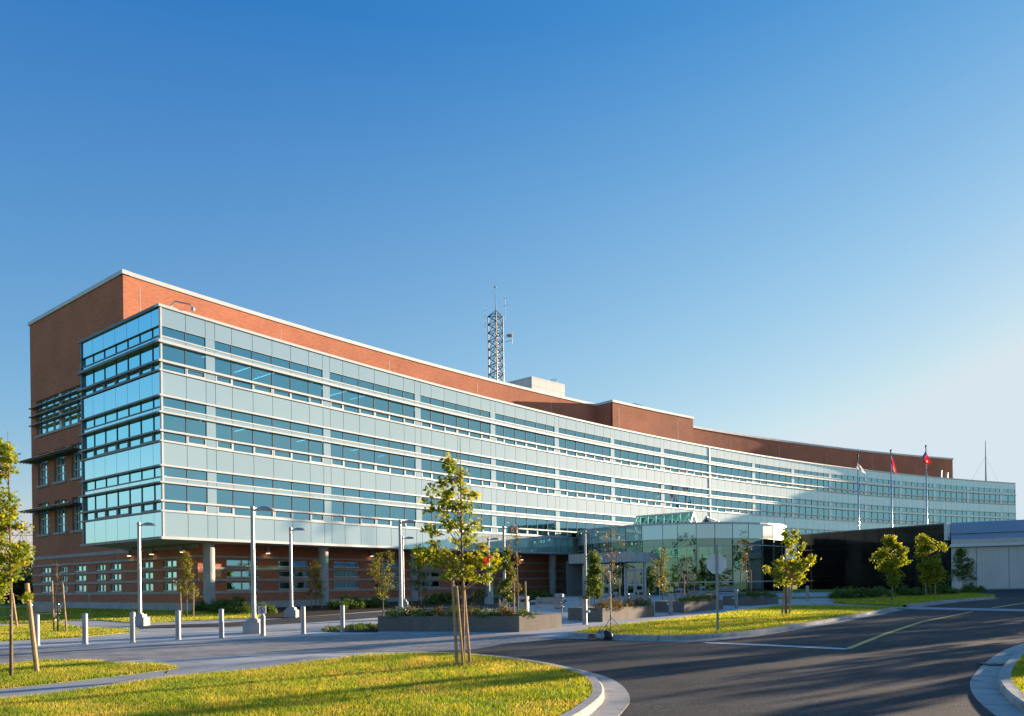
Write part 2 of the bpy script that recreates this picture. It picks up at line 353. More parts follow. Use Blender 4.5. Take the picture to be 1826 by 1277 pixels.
    def build(s, name, mat, parent=None, smooth=False, rel=True):
        v = s.v
        if parent is not None and rel:
            L = parent_loc(parent); v = [(p[0]-L[0], p[1]-L[1], p[2]-L[2]) for p in v]
        o = link(name, v, s.f, mat, parent, s.uv, smooth)
        if isinstance(mat, list): o.data.polygons.foreach_set('material_index', s.mi)
        return o
def parent_loc(p):
    L = Vector((0, 0, 0))
    while p is not None: L += p.location; p = p.parent
    return L
def tag(o, label=None, cat=None, group=None, kind=None):
    if label: o['label'] = label
    if cat: o['category'] = cat
    if group: o['group'] = group
    if kind: o['kind'] = kind
    return o
def thing(name, label, cat, loc, group=None):
    o = bpy.data.objects.new(name, None); COL.objects.link(o); o.location = loc; o.empty_display_size = .3
    return tag(o, label, cat, group)
def dup(root, loc, label=None, group=None, rz=None):
    r = root.copy(); COL.objects.link(r); r.location = loc
    if rz is not None: r.rotation_euler = (0, 0, rz)
    if label: r['label'] = label
    if group: r['group'] = group
    for ch in list(root.children):
        c = ch.copy(); COL.objects.link(c); c.parent = r
        for g in ch.children:
            d = g.copy(); COL.objects.link(d); d.parent = c
    return r

# ------------------------------------------------------------------ ground, road, paving, lawns
def ground_sheet():
    xs = [-1500, -500, -200, -100, -70, -40, -15, 0, 15, 40, 70, 100, 200, 500, 1500]
    ys = [-600, -200, -60, -15, 0, 15, 30, 50, 70, 90, 105, 150, 300, 800, 3000]
    v = [(x, y, gz(x, y)) for y in ys for x in xs]; n = len(xs)
    f = [(j*n+i, j*n+i+1, (j+1)*n+i+1, (j+1)*n+i) for j in range(len(ys)-1) for i in range(n-1)]
    tag(link('ground', v, f, M['grassbase']), kind='structure')
ground_sheet()
from mathutils.geometry import tessellate_polygon
def toworld(pl, dz=0):
    return [(G(p[0], p[1], dz) if len(p) == 2 else (p[1], p[2])) for p in pl]   # ('w',X,Y) passes through
def sheet(name, pl, mat, dz, kind='structure', thick=0, world=None):
    w_ = world or toworld(pl, dz)
    tri = tessellate_polygon([[Vector((a, b, 0)) for a, b in w_]])
    v = [(a, b, gz(a, b)+dz) for a, b in w_]; f = [tuple(t) for t in tri]
    # face upwards
    ff = []
    for t in f:
        a, b, c = [Vector(v[i]) for i in t]
        ff.append(t if (b-a).cross(c-a).z > 0 else t[::-1])
    n = len(v)
    if thick:
        v2 = [(a, b, gz(a, b)+dz-thick) for a, b in w_]; v = v+v2
        ff += [(i, (i+1) % n, n+(i+1) % n, n+i) for i in range(n)]
    o = link(name, v, ff, mat); tag(o, kind=kind); o.data.update()
    return w_
def smoothpts(w_, it=1):
    for _ in range(it):
        q = [w_[0]]
        for a, b in zip(w_[:-1], w_[1:]):
            q += [(a[0]*.75+b[0]*.25, a[1]*.75+b[1]*.25), (a[0]*.25+b[0]*.75, a[1]*.25+b[1]*.75)]
        w_ = q+[w_[-1]]
    return w_
# plaza paving
sheet('plaza_paving', [(-700, 1262), (900, 1262), (1100, 1170), (1300, 1150), (1446, 1090), (1540, 1080), (1690, 1064), (1480, 1056.5), (1040, 1059.5), (870, 1064), (353, 1088), (55, 1082), (-700, 1071)], M['paving'], .008)
# lane of pavers between the bollards and the lawns
sheet('paved_lane', [(-700, 1213), (0, 1157), (237, 1150.5), (469, 1139), (611, 1131.5), (675, 1130), (930, 1131), (1009, 1137), (850, 1158.5), (600, 1164), (460, 1166), (300, 1174), (0, 1186), (-700, 1230)], M['pavers'], .014)
sheet('drop_off_lane', [(240, 1116), (395, 1111), (560, 1098.5), (700, 1089.5), (860, 1078.5), (1010, 1070.5), (1010, 1074), (880, 1085), (700, 1099), (560, 1110), (410, 1118), (250, 1121)], M['asphalt'], .012)
sheet('path', [(-700, 1338), (0, 1247.5), (151, 1230), (302, 1209), (460, 1194), (640, 1172), (560, 1170), (460, 1180), (328, 1191), (227, 1203.5), (151, 1212.5), (0, 1228.5), (-700, 1299)], M['path'], .018)
# asphalt road
A_gut = [(1031, 1196), (1067, 1208), (1096.7, 1219.8), (1113, 1232), (1119, 1242), (1120.5, 1252), (1117, 1264), (1108.5, 1277), (1085, 1305), (1040, 1340), (960, 1400)]
gutA = smoothpts(toworld(A_gut))
R_in = [(1990, 1122), (1900, 1135), (1850, 1150), (1826, 1166.5), (1809, 1187), (1802, 1205), (1803, 1214), (1812, 1227), (1826, 1239.6), (1860, 1262), (1920, 1290)]
inR0 = smoothpts(toworld(R_in, .12))
R_gut = [(1990, 1110), (1900, 1112), (1826, 1124), (1800, 1150), (1781.6, 1179), (1755, 1205), (1744, 1219.4), (1742, 1228), (1744, 1236), (1753, 1249), (1769, 1264), (1790, 1283), (1830, 1312), (1900, 1350)]
gutR = smoothpts(toworld(R_gut))
B_bot = [(1009, 1139.5), (1045, 1140.5), (1077, 1142), (1117, 1143.8), (1190, 1145.2), (1240, 1145), (1280, 1143), (1320, 1139.3), (1366, 1134), (1441.6, 1119), (1517, 1104.8), (1618, 1087.5)]
botB = smoothpts(toworld(B_bot, .0))
C_bot = [(1618, 1087), (1643, 1083), (1700, 1075), (1760, 1069.5), (1783, 1067.5)]
botC = smoothpts(toworld(C_bot))
road = toworld([(700, 1166.5), (845, 1159), (906, 1148.5)])+botB+botC[1:]+toworld([(1775, 1063), (1740, 1059), (1700, 1055), (1688, 1052.8)])+[(45, 64.2), (72, 50), (60, 38)]+inR0+[(9, 3), (6, -6), (-20, -6), (-20, 3)]+gutA[::-1]+toworld([(960, 1190)])
sheet('road', None, M['asphalt'], .02, world=road)
# crosswalk band and painted lines
sheet('crosswalk', [(1446, 1075.6), (1527, 1076.3), (1618, 1080.6), (1663, 1083.2), (1826, 1086.2), (1990, 1088), (1990, 1093), (1826, 1090.3), (1640, 1086.5), (1587, 1084.5), (1527, 1080.5), (1446, 1079.5)], M['path'], .026)
sheet('stop_line', [(1250, 1144.6), (1366, 1149.0), (1518, 1156.3), (1505, 1158.4), (1366, 1151.6), (1262, 1147)], M['whitepaint'], .025)
sheet('centre_line', [(1509, 1155.3), (1578, 1128.8), (1641, 1108.3), (1731, 1090.8), (1737, 1091), (1646, 1109.3), (1583, 1130.5), (1518, 1157)], M['yellowpaint'], .025)
sheet('centre_line', [(1766, 1083.6), (1826, 1075), (1900, 1068), (1903, 1069), (1826, 1076.2), (1772, 1084.2)], M['yellowpaint'], .025)

def resample(w_, n):
    a = np.array(w_); d = np.r_[0, np.cumsum(np.hypot(*np.diff(a, axis=0).T))]
    t = np.linspace(0, d[-1], n); return list(zip(np.interp(t, d, a[:, 0]), np.interp(t, d, a[:, 1])))
def offset(w_, d):
    a = np.array(w_); t = np.gradient(a, axis=0); t /= np.linalg.norm(t, axis=1)[:, None]
    return [(p[0]-q[1]*d, p[1]+q[0]*d) for p, q in zip(a, t)]
def kerb_mat():
    m, nt, bs = newmat('kerb_joints'); uv = nt.nodes.new('ShaderNodeUVMap'); uv.uv_map = 'uv'
    b = nt.nodes.new('ShaderNodeTexBrick'); b.inputs['Scale'].default_value = 1; b.offset = 0
    b.inputs['Brick Width'].default_value = 1.5; b.inputs['Row Height'].default_value = 50; b.inputs['Mortar Size'].default_value = .009
    b.inputs['Color1'].default_value = (.42, .395, .36, 1); b.inputs['Color2'].default_value = (.48, .455, .41, 1); b.inputs['Mortar'].default_value = (.10, .095, .09, 1)
    nt.links.new(uv.outputs[0], b.inputs['Vector'])
    n = noise(nt, 3, 6, dist=1); r = ramp(nt, n.outputs[0], [(.3, (.66, .66, .66)), (.5, (.95, .95, .95)), (.7, (1.1, 1.1, 1.08))])
    n2 = noise(nt, 60, 3); r2 = ramp(nt, n2.outputs[0], [(.35, (.8, .8, .8)), (.65, (1.1, 1.1, 1.1))])
    c = mix(nt, b.outputs[0], r.outputs[0], 1.0, 'MULTIPLY'); c = mix(nt, c, r2.outputs[0], 1.0, 'MULTIPLY')
    nt.links.new(c, bs.inputs['Base Color']); bs.inputs['Roughness'].default_value = .9; bump(nt, bs, n2.outputs[0], .4, .006); return m
M['kerbj'] = kerb_mat()
def kerb(name, line, wd, h, gut, side, mat=M['kerbj']):
    """kerb along the inner (grass) line; wd = kerb width, gut = gutter width, side = +1/-1 which side the road is"""
    a = resample(line, 48); b = offset(a, side*wd); b2 = offset(a, side*(wd+.03)); c = offset(a, side*(wd+gut))
    v = []; f = []
    rows = [(a, -.02), (a, h), (b, h), (b2, h-.03), (b2, .028)] + ([(c, .026), (c, -.02)] if gut else [(b2, -.02)])
    for r, z in rows: v += [(p[0], p[1], gz(*p)+z) for p in r]
    n = len(a); uv = []; L = [0]
    for i in range(1, n): L.append(L[-1]+hypot(a[i][0]-a[i-1][0], a[i][1]-a[i-1][1]))
    for j in range(len(rows)-1):
        for i in range(n-1):
            q = (j*n+i, j*n+i+1, (j+1)*n+i+1, (j+1)*n+i); q = q if side < 0 else q[::-1]; f.append(q)
            uv += [(L[t % n], (t//n)*.2) for t in q]
    tag(link(name, v, f, mat, None, uv), kind='structure')
KH = .14
A_in = [(740, 1165.2), (800, 1165.6), (860, 1170), (905, 1174.5), (948.7, 1181), (990, 1189), (1031.6, 1200.5), (1052, 1214), (1057.6, 1228.6), (1056, 1238), (1049, 1246), (1025.7, 1264), (1002, 1277), (960, 1297), (860, 1340), (700, 1400)]
inA = smoothpts(toworld(A_in, KH-.02)); kerb('kerb', inA, .15, KH, .42, 1)
B_in = [(1020, 1128.6), (1058, 1130.5), (1096.7, 1132), (1150, 1133.2), (1215, 1133.8), (1260, 1132.3), (1300, 1129.3), (1333, 1125.5), (1366, 1121.5), (1441.6, 1110), (1517, 1097), (1592.7, 1083.4)]
inB = smoothpts(toworld(B_in, KH-.02)); kerb('kerb', inB, .15, KH, .32, -1)
C_in = [(1610, 1079.5), (1643, 1075.5), (1690, 1070.5), (1740, 1066.5), (1768, 1064.8)]
inC = smoothpts(toworld(C_in, KH-.02)); kerb('kerb', inC, .15, KH, .32, -1)
R_in = [(1990, 1122), (1900, 1135), (1850, 1150), (1826, 1166.5), (1809, 1187), (1802, 1205), (1803, 1214), (1812, 1227), (1826, 1239.6), (1860, 1262), (1920, 1290)]
inR = smoothpts(toworld(R_in, KH-.02)); kerb('kerb', inR, .15, KH, .42, -1)

lawnA = toworld([(-700, 1345), (0, 1247), (151, 1229.5), (302, 1208.5), (460, 1193), (556, 1179.5), (652, 1169.5)], KH-.03)+inA+[(-8, 6.5), (-20, 6.5)]
lawnD = toworld([(-700, 1262), (0, 1187), (75.6, 1177.5), (151, 1178), (214, 1184), (272, 1184.5), (320, 1190.5), (300, 1194), (227, 1203), (151, 1212), (0, 1228), (-700, 1298)], .03)
lawnE = toworld([(-700, 1165), (0, 1128.5), (126, 1119.5), (214, 1121.5), (250, 1125.5), (151, 1135), (0, 1143.5), (-700, 1195)], .03)
lawnF = toworld([(-700, 1130), (0, 1116), (101, 1112.5), (141, 1117.8), (0, 1126.5), (-700, 1158)], .03)
lawnG = toworld([(-900, 1072), (55, 1083), (353, 1089.8), (470, 1096), (462, 1101.5), (302, 1108.6), (252, 1111.5), (200, 1107.8), (176, 1105.5), (121, 1106.5), (100, 1110.5), (-900, 1116)], .03)
lawnB = inB+toworld([(1527, 1081), (1446.6, 1079.5), (1388, 1081.5), (1330, 1088), (1260, 1097.5), (1152.6, 1110), (1090, 1116.5), (1052, 1120.5)], KH-.03)
lawnC = inC+toworld([(1776, 1061.5), (1740, 1058.5), (1690, 1056.5), (1600, 1056.8), (1486, 1058.3), (1486, 1073.5), (1527, 1075.6), (1575, 1078)], KH-.03)
lawnR = inR[::-1]+[(60, 36), (60, 5), (14, 5)]
lawnH = toworld([(1388, 1064), (1486, 1063), (1486, 1066), (1388, 1068)], .03)
LAWNS = [(lawnA, .11, 1), (lawnD, .03, 1), (lawnE, .03, .7), (lawnF, .03, .6), (lawnG, .03, .35), (lawnB, .11, .8), (lawnC, .11, .5), (lawnR, .11, 1)]
for pl, dz, k in LAWNS: sheet('lawn', None, M['grassbase'], dz, world=pl, thick=.12)
sheet('lawn', None, M['grassbase'], .03, world=lawnH)

def tri_sample(pl, per):                          # random points inside a polygon, density falls with distance
    tri = tessellate_polygon([[Vector((a, b, 0)) for a, b in pl]]); out = []
    for t in tri:
        a, b, c = [np.array(pl[i]) for i in t]
        ar = abs((b[0]-a[0])*(c[1]-a[1])-(b[1]-a[1])*(c[0]-a[0]))/2
        n = int(ar*per)
        if n == 0: continue
        r1 = np.sqrt(RNG.random(n)); r2 = RNG.random(n)
        out.append(a*(1-r1)[:, None]+b*(r1*(1-r2))[:, None]+c*(r1*r2)[:, None])
    return np.concatenate(out) if out else np.zeros((0, 2))
def grass(pl, dz, k, cap=150000):
    p = tri_sample(pl, 2200)
    D = np.maximum(p[:, 1], 5); vis = (np.abs(p[:, 0]) < D*.74+1.5) & (p[:, 1] > 6.5)
    p = p[vis]; D = D[vis]
    keep = RNG.random(len(p)) < np.minimum(1, (12/D)**1.6*k); p = p[keep]; D = D[keep]
    if len(p) > cap: p = p[:cap]; D = D[:cap]
    n = len(p); z = GB*np.clip(p[:, 0], -70, 70)+GC*np.clip(p[:, 1], -15, 105)+dz
    a = RNG.random(n)*2*pi; sc = np.maximum(1, D/14)
    patch = .5+.5*np.sin(p[:, 0]*1.7+np.sin(p[:, 1]*1.1)*2)*np.sin(p[:, 1]*1.3+p[:, 0]*.6)
    h = (.035+.035*RNG.random(n))*(.7+.5*patch)*np.minimum(sc, 1.5); wd = (.004+.003*RNG.random(n))*sc
    lean = h*.7*RNG.random(n); la = RNG.random(n)*2*pi
    v = np.zeros((n, 3, 3))
    v[:, 0, 0] = p[:, 0]-np.cos(a)*wd; v[:, 0, 1] = p[:, 1]-np.sin(a)*wd; v[:, 0, 2] = z-.005
    v[:, 1, 0] = p[:, 0]+np.cos(a)*wd; v[:, 1, 1] = p[:, 1]+np.sin(a)*wd; v[:, 1, 2] = z-.005
    v[:, 2, 0] = p[:, 0]+np.cos(la)*lean; v[:, 2, 1] = p[:, 1]+np.sin(la)*lean; v[:, 2, 2] = z+h
    fastmesh('grass', v.reshape(-1, 3), 3, M['blades'], np.repeat(RNG.random(n), 3), stuff=True)
def fastmesh(name, v, k, mat, rnd, parent=None, stuff=False):
    me = bpy.data.meshes.new(name); nv = len(v); nf = nv//k
    me.vertices.add(nv); me.vertices.foreach_set('co', v.astype(np.float32).ravel())
    me.loops.add(nv); me.loops.foreach_set('vertex_index', np.arange(nv, dtype=np.int32))
    me.polygons.add(nf); me.polygons.foreach_set('loop_start', np.arange(0, nv, k, dtype=np.int32))
    me.polygons.foreach_set('loop_total', np.full(nf, k, dtype=np.int32))
    at = me.attributes.new('rnd', 'FLOAT', 'POINT'); at.data.foreach_set('value', rnd.astype(np.float32))
    me.materials.append(mat); me.update(calc_edges=True)
    o = bpy.data.objects.new(name, me); COL.objects.link(o)
    if parent is not None: o.parent = parent
    if stuff: tag(o, 'short patchy green and straw coloured turf', 'grass', kind='stuff')
    return o
for pl, dz, k in LAWNS[:-1]: grass(pl, dz, k)
grass(lawnR, .11, 1, 60000)

# ------------------------------------------------------------------ the office building
X0, Y0, A0, KA = -21.35, 45.67, radians(54.25), radians(1.95)/9.345
BL = 9.345; S0 = 3.03; JOINT = .92
def F(s, off=0):                                  # curved front, off > 0 towards the street
    a = A0-KA*s
    return (X0+(sin(A0)-sin(a))/KA+off*sin(a), Y0+(cos(a)-cos(A0))/KA-off*cos(a))
LD = (cos(radians(142.5)), sin(radians(142.5))); LN = (-.609, -.793)
def Lf(s, off=0): return (X0+LD[0]*s+LN[0]*off, Y0+LD[1]*s+LN[1]*off)     # end face of the glass box
def Bf(s, off=0): return (-21.55+LD[0]*s+LN[0]*off, 51.2+LD[1]*s+LN[1]*off)  # brick end wall
def pier(k): return S0+BL*k+(JOINT if k >= 8 else (JOINT*.4 if k == 7 else 0))
SEND = pier(15)+4.3
bld = thing('office_building', 'long curved four storey building of pale green glass with red brick behind and above', 'building', (X0, Y0, gz(X0, Y0)))
Z4, Z3, Z2 = 15.43, 11.09, 6.80                   # sill ledges
ZTOP = 19.43; ZSOF = 5.02
PW = .67; PN = [0, 1.22, 2.77, 4.32, 5.85, 7.39, 8.61]
bays = [(0.1, [0, 1.58, 2.93], [1])]               # (start, panel edges, framed vents)
for k in range(16):
    st = pier(k)+PW
    if k == 15: bays.append((st, [0, 1.7, SEND-st-.05], [0])); continue
    ln = pier(k+1)-st; sc = ln/8.675
    bays.append((st, [e*8.675/8.61*sc for e in PN], [0, 2, 3, 5]))
def storey(z):
    if z == Z4: return dict(vt=z+.46, l2=z+.60, wt=z+1.63, l3=z+1.79, cs=z+2.11, ct=z+2.70, l4=None, st=19.26, sc0=z+2.72)
    return dict(vt=z+.535, l2=z+.65, wt=z+1.665, l3=z+1.765, cs=z+2.1, ct=z+2.70, l4=z+2.81, st=z+4.21, sc0=z+2.81)
RND = random.Random(11)
def facade(P, bays, s_end, front, minor):
    for z in (Z4, Z3, Z2):
        q = storey(z)
        for bi, (st, ed, fr) in enumerate(bays):
            e0, e1 = st+ed[0], st+ed[-1]
            # spandrel glass above the clerestory
            sp = MB(); j = MB()
            for a, b in zip(ed[:-1], ed[1:]):
                sp.slab(P, st+a+.015, st+b-.015, -.12, 0, q['sc0'], q['st'])
            sp.build('spandrel_panel', M['spandrel'], bld); sp = MB()
            for a, b in zip(ed[:-1], ed[1:]): sp.slab(P, st+a+.015, st+b-.015, -.12, -.002, q['l3'], q['cs']-.08)
            sp.build('transom_panel', M['spandrel'], bld)
            # ribbon window with vents
            g = MB(); fm = MB(); dk = MB()
            g.slab(P, e0, e1, -.10, -.08, z+.02, q['vt']); g.slab(P, e0, e1, -.10, -.08, q['l2'], q['wt'])
            wobj = g.build('ribbon_window', M['glass'], bld)
            for i in range(len(ed)):
                x = st+ed[i]
                if 0 < i < len(ed)-1: dk.slab(P, x-.022, x+.022, -.11, -.035, q['l2'], q['wt'])
                if 0 < i < len(ed)-1 or not front: fm.slab(P, x-.04, x+.04, -.11, 0.0, z+.02, q['vt'])
            fm.slab(P, e0, e1, -.10, -.05, z+.022, z+.05); dk.slab(P, e0, e1, -.105, -.06, q['l2']+.001, q['l2']+.03)
            for i in fr:
                if i >= len(ed)-1: continue
                a, b = st+ed[i], st+ed[i+1]; t = .085
                fm.slab(P, a+.02, a+.02+t, -.105, .012, z+.03, q['vt']-.005); fm.slab(P, b-.02-t, b-.02, -.105, .012, z+.03, q['vt']-.005)
                fm.slab(P, a+.02+t, b-.02-t, -.105, .01, z+.03, z+.03+t); fm.slab(P, a+.02+t, b-.02-t, -.105, .01, q['vt']-.06, q['vt']-.005)
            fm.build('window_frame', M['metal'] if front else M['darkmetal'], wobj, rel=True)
            if dk.v: dk.build('mullion', M['gasket'], wobj)
            if bi < 11 and RND.random() < .75:
                bl = MB(); i = RND.randrange(len(ed)-1); i2 = min(len(ed)-1, i+1+(RND.random() < .3)); d_ = RND.uniform(.25, 1.0)*(q['wt']-q['l2'])
                bl.slab(P, st+ed[i]+.06, st+ed[i2]-.06, -.26, -.24, q['wt']-d_, q['wt']); bl.build('blind', M['blind'], wobj)
            g = MB(); dk = MB()
            g.slab(P, e0, e1, -.10, -.08, q['cs'], q['ct'])
            cobj = g.build('clerestory_window', M['glass'], bld)
            dk.slab(P, e0, e1, -.105, -.06, q['cs']+.001, q['cs']+.025)
            for i in range(1, len(ed)-1): dk.slab(P, st+ed[i]-.022, st+ed[i]+.022, -.11, -.035, q['cs'], q['ct'])
            dk.build('mullion', M['gasket'], cobj)
    # lowest spandrel band, above the soffit
    for st, ed, fr in bays:
        sp = MB()
        for a, b in zip(ed[:-1], ed[1:]): sp.slab(P, st+a+.015, st+b-.015, -.12, 0, 5.21, Z2-.01)
        sp.build('spandrel_panel', M['spandrel'], bld)
    # dark backing behind the panel joints, one strip per band
    bk = MB()
    bk.slab(P, .02, s_end, -.18, -.125, 5.05, Z2-.04)
    for z in (Z4, Z3, Z2):
        q = storey(z); bk.slab(P, .02, s_end, -.18, -.125, q['sc0']+.02, q['st']); bk.slab(P, .02, s_end, -.18, -.125, q['l3']-.02, q['cs']-.06)
    bk.build('panel_joint', M['gasket'], bld)
    # horizontal ledges and sills
    def ledge(z0, z1, o, o0=-.12, nm='ledge'):
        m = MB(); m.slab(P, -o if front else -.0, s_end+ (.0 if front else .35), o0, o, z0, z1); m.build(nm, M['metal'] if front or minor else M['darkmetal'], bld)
    for z in (Z4, Z3, Z2):
        q = storey(z)
        ledge(z-.09, z+.02, .10); ledge(q['vt'], q['l2'], .16); ledge(q['wt'], q['l3'], .20)
        ledge(q['cs']-.08, q['cs'], .035, nm='sill')
        if q['l4']: ledge(q['ct'], q['l4'], .14)
        else: ledge(q['ct'], q['ct']+.02, .03, nm='sill')
    ledge(5.03, 5.20, .13, nm='soffit_edge')
    ledge(19.26, 19.43, .12, o0=-.35, nm='roof_coping')
facade(F, bays, SEND, True, False)
LBAY = [(0.0, [.05, 1.02, 2.63, 4.22, 5.85, 7.5, 9.15, 10.78], [1, 3, 4, 5])]
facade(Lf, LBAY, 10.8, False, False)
# piers between the bays
for k in range(16):
    m = MB(); s = pier(k)+.015
    for z in (Z4, Z3, Z2):
        q = storey(z)
        m.slab(F, s, s+PW-.03, -.12, .001, z+.02, q['vt']); m.slab(F, s, s+PW-.03, -.12, .001, q['l2'], q['wt'])
        m.slab(F, s, s+PW-.03, -.12, .001, q['l3'], q['cs']-.08); m.slab(F, s, s+PW-.03, -.12, .001, q['cs'], q['ct']+(.02 if q['l4'] is None else 0)); m.slab(F, s, s+PW-.03, -.12, 0, q['sc0'], q['st'])
    m.slab(F, s, s+PW-.03, -.12, 0, 5.21, Z2-.09)
    m.build('pier_panel', M['spandrel'], bld)
m = MB(); s = pier(7)+PW*.35; m.slab(F, s, s+.2, -.1, .07, 5.2, 19.3); m.build('expansion_joint_cover', M['metal'], bld)
m = MB(); m.slab(F, .0, .11, -.12, .06, 5.2, 19.3); m.build('corner_post', M['metal'], bld)
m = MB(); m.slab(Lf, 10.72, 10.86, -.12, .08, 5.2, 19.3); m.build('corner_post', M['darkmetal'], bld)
# soffit, roof of the glass volume, hidden return wall
m = MB(); n = 40; ss = [SEND*i/n for i in range(n+1)]
for a, b in zip(ss[1:-1], ss[2:]):
    m.quad((*F(a, -.12), 5.10), (*F(b, -.12), 5.10), (*F(b, -13), 5.10), (*F(a, -13), 5.10))
m.poly([(*p, 5.10) for p in (F(.1, -.12), F(ss[1], -.12), F(ss[1], -13), Bf(9.8), Bf(10.7), Lf(10.7, -.12))])
m.build('soffit', M['interior'], bld)
m = MB()
for a, b in zip(ss[2:-1], ss[3:]):
    m.quad((*F(a, -.12), 19.2), (*F(b, -.12), 19.2), (*F(b, -15), 19.2), (*F(a, -15), 19.2))
m.poly([(*p, 19.2) for p in (F(.1, -.12), F(ss[2], -.12), F(ss[2], -15), F(4.9, -13.7), Bf(10.7, .01), Lf(10.7, -.12))])
m.build('lower_roof', M['roof'], bld)
m = MB(); a, b = Lf(10.75, -.05), Lf(10.75, -4.4)
m.hexa([(a[0], a[1], 5.05), (a[0]-.1, a[1]+.1, 5.05), (b[0]-.1, b[1]+.1, 5.05), (b[0], b[1], 5.05), (a[0], a[1], 19.2), (a[0]-.1, a[1]+.1, 19.2), (b[0]-.1, b[1]+.1, 19.2), (b[0], b[1], 19.2)])
m.build('side_panel', M['spandrel'], bld)
m = MB(); m.slab(F, SEND, SEND+.1, -14, 0, 1.6, 19.2); m.build('side_panel', M['spandrel'], bld)
# interiors seen through the glass: slabs, ceilings, cores, lamps
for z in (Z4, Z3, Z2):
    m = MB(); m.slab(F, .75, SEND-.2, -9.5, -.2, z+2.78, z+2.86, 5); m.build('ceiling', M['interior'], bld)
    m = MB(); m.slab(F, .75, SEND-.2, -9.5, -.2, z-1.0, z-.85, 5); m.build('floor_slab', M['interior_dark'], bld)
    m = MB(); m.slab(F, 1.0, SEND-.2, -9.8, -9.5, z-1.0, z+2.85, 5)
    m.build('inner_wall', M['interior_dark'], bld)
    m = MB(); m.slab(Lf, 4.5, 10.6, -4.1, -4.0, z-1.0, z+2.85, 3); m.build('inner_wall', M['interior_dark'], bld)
for z, kk in ((Z4, 24), (Z3, 24), (Z2, 20)):
    for k in range(kk):
        s = 1.2+k*BL*.31+.5*(k % 3)
        m = MB(); m.slab(F, s, s+.06, -4.6-.6*(k % 2), -1.7-.4*(k % 3), z+2.40, z+2.45); m.build('ceiling_light', M['lamp'], bld)
for z in (Z4, Z3, Z2):                            # round interior columns
    for k in range(7):
        x, y = F(pier(k)+.35, -2.2); m = MB(); m.lathe((x, y, z-.85), [(.25, 0), (.25, 3.6)], 12); m.build('inner_column', M['interior'], bld)
    x, y = Lf(4.4, -2); m = MB(); m.lathe((x, y, z-.85), [(.22, 0), (.22, 3.6)], 12); m.build('inner_column', M['interior'], bld)

# ground floor: brick wall with stone courses, windows in rows, columns
GW = -3.5; SG = 4.3
def gwall(P, s0, s1, wins, zlo, step=2.4, topz=5.1, th=.3, face=0.0):
    """brick wall from zlo to topz with rows of recessed windows"""
    rows = [(1.80, 2.40), (2.72, 3.22), (3.52, 4.02)]
    m = MB(); cuts = sorted(wins)
    edges = [s0]+[e for w in cuts for e in w]+[s1]
    m.slab(P, s0, s1, face-th, face, zlo, rows[0][0], step)
    zz = [rows[0][1], rows[1][0], rows[1][1], rows[2][0]]
    m.slab(P, s0, s1, face-th, face, rows[0][1], rows[1][0], step); m.slab(P, s0, s1, face-th, face, rows[1][1], rows[2][0], step)
    m.slab(P, s0, s1, face-th, face, rows[2][1], topz, step)
    for r in rows:
        for i in range(0, len(edges), 2):
            if edges[i+1]-edges[i] > .02: m.slab(P, edges[i], edges[i+1], face-th, face, r[0], r[1], step)
    m.build('brick_wall', M['brick'], bld)
    for r in rows:
        for a, b in cuts:
            g = MB(); g.slab(P, a, b, face-.2, face-.18, r[0], r[1]); wo = g.build('window', M['glass'], bld)
            f_ = MB(); mid = (a+b)/2; t = .05
            f_.slab(P, a, a+t, face-.22, face-.10, r[0]+t+.03, r[1]-t); f_.slab(P, b-t, b, face-.22, face-.10, r[0]+t+.03, r[1]-t)
            f_.slab(P, mid-t/2, mid+t/2, face-.22, face-.11, r[0]+t+.03, r[1]-t)
            f_.slab(P, a, b, face-.22, face-.09, r[1]-t, r[1]); f_.slab(P, a, b, face-.22, face-.02, r[0], r[0]+t+.03)
            f_.build('window_frame', M['metal'], wo)
    for z0, z1, o in ((1.60, 1.76, .05), (2.48, 2.64, .07), (3.30, 3.45, .07), (4.12, 4.28, .12)):
        c_ = MB(); c_.slab(P, s0-.12, s1, face-.05, face+o, z0, z1, step); c_.build('stone_course', M['concrete'], bld)
    c_ = MB(); c_.slab(P, s0-.15, s1, face-.05, face+.10, zlo-.3, .98, step); c_.build('plinth', M['concrete'], bld)
def Fg(s, off=0): return F(s, off+GW)
wins = []
for k in range(4):
    a = pier(k)+3.5; wins += [(a, a+2.55), (a+4.25, a+6.95)]
wins = [w_ for w_ in wins if w_[1] < 36.5]
gwall(Fg, SG, 47.0, wins, .2)
m = MB(); m.slab(Fg, 47.0, 52, -.3, .6, .2, 5.05); m.build('grey_wall', M['darkmetal'], bld)
m = MB(); m.slab(Fg, 60, SEND, -.3, .0, .2, 5.05, 4); m.build('brick_wall', M['brick'], bld)
# end wall, ground floor: windows by photo column
def sB(x, y=1040):                                # distance along the end wall of a photo column
    u, _ = up(x, y); t = u/FPX
    return (-21.55-t*51.2)/(t*LD[1]-LD[0])
lw = [(sB(91), sB(73.8)), (sB(120), sB(107)), (sB(153.6), sB(133.5)), (sB(188.4), sB(172)), (sB(216), sB(197)), (sB(273), sB(252)), (sB(315), sB(291.4))]
lw = [(min(w_), max(w_)) for w_ in lw]
SBE = 28.1
gwall(Bf, 0, SBE, lw, .2, topz=5.08)
c_ = MB(); c_.slab(Bf, -.02, SBE, -.05, .06, 4.78, 5.05, 8); c_.build('stone_course', M['concrete'], bld)
m = MB()
for st in (SG,): pass
def wz(x, y):                                     # height on the end wall at photo point
    s = sB(x, y); X, Y = Bf(s); u, v = up(x, y); return EYE+v*Y/FPX
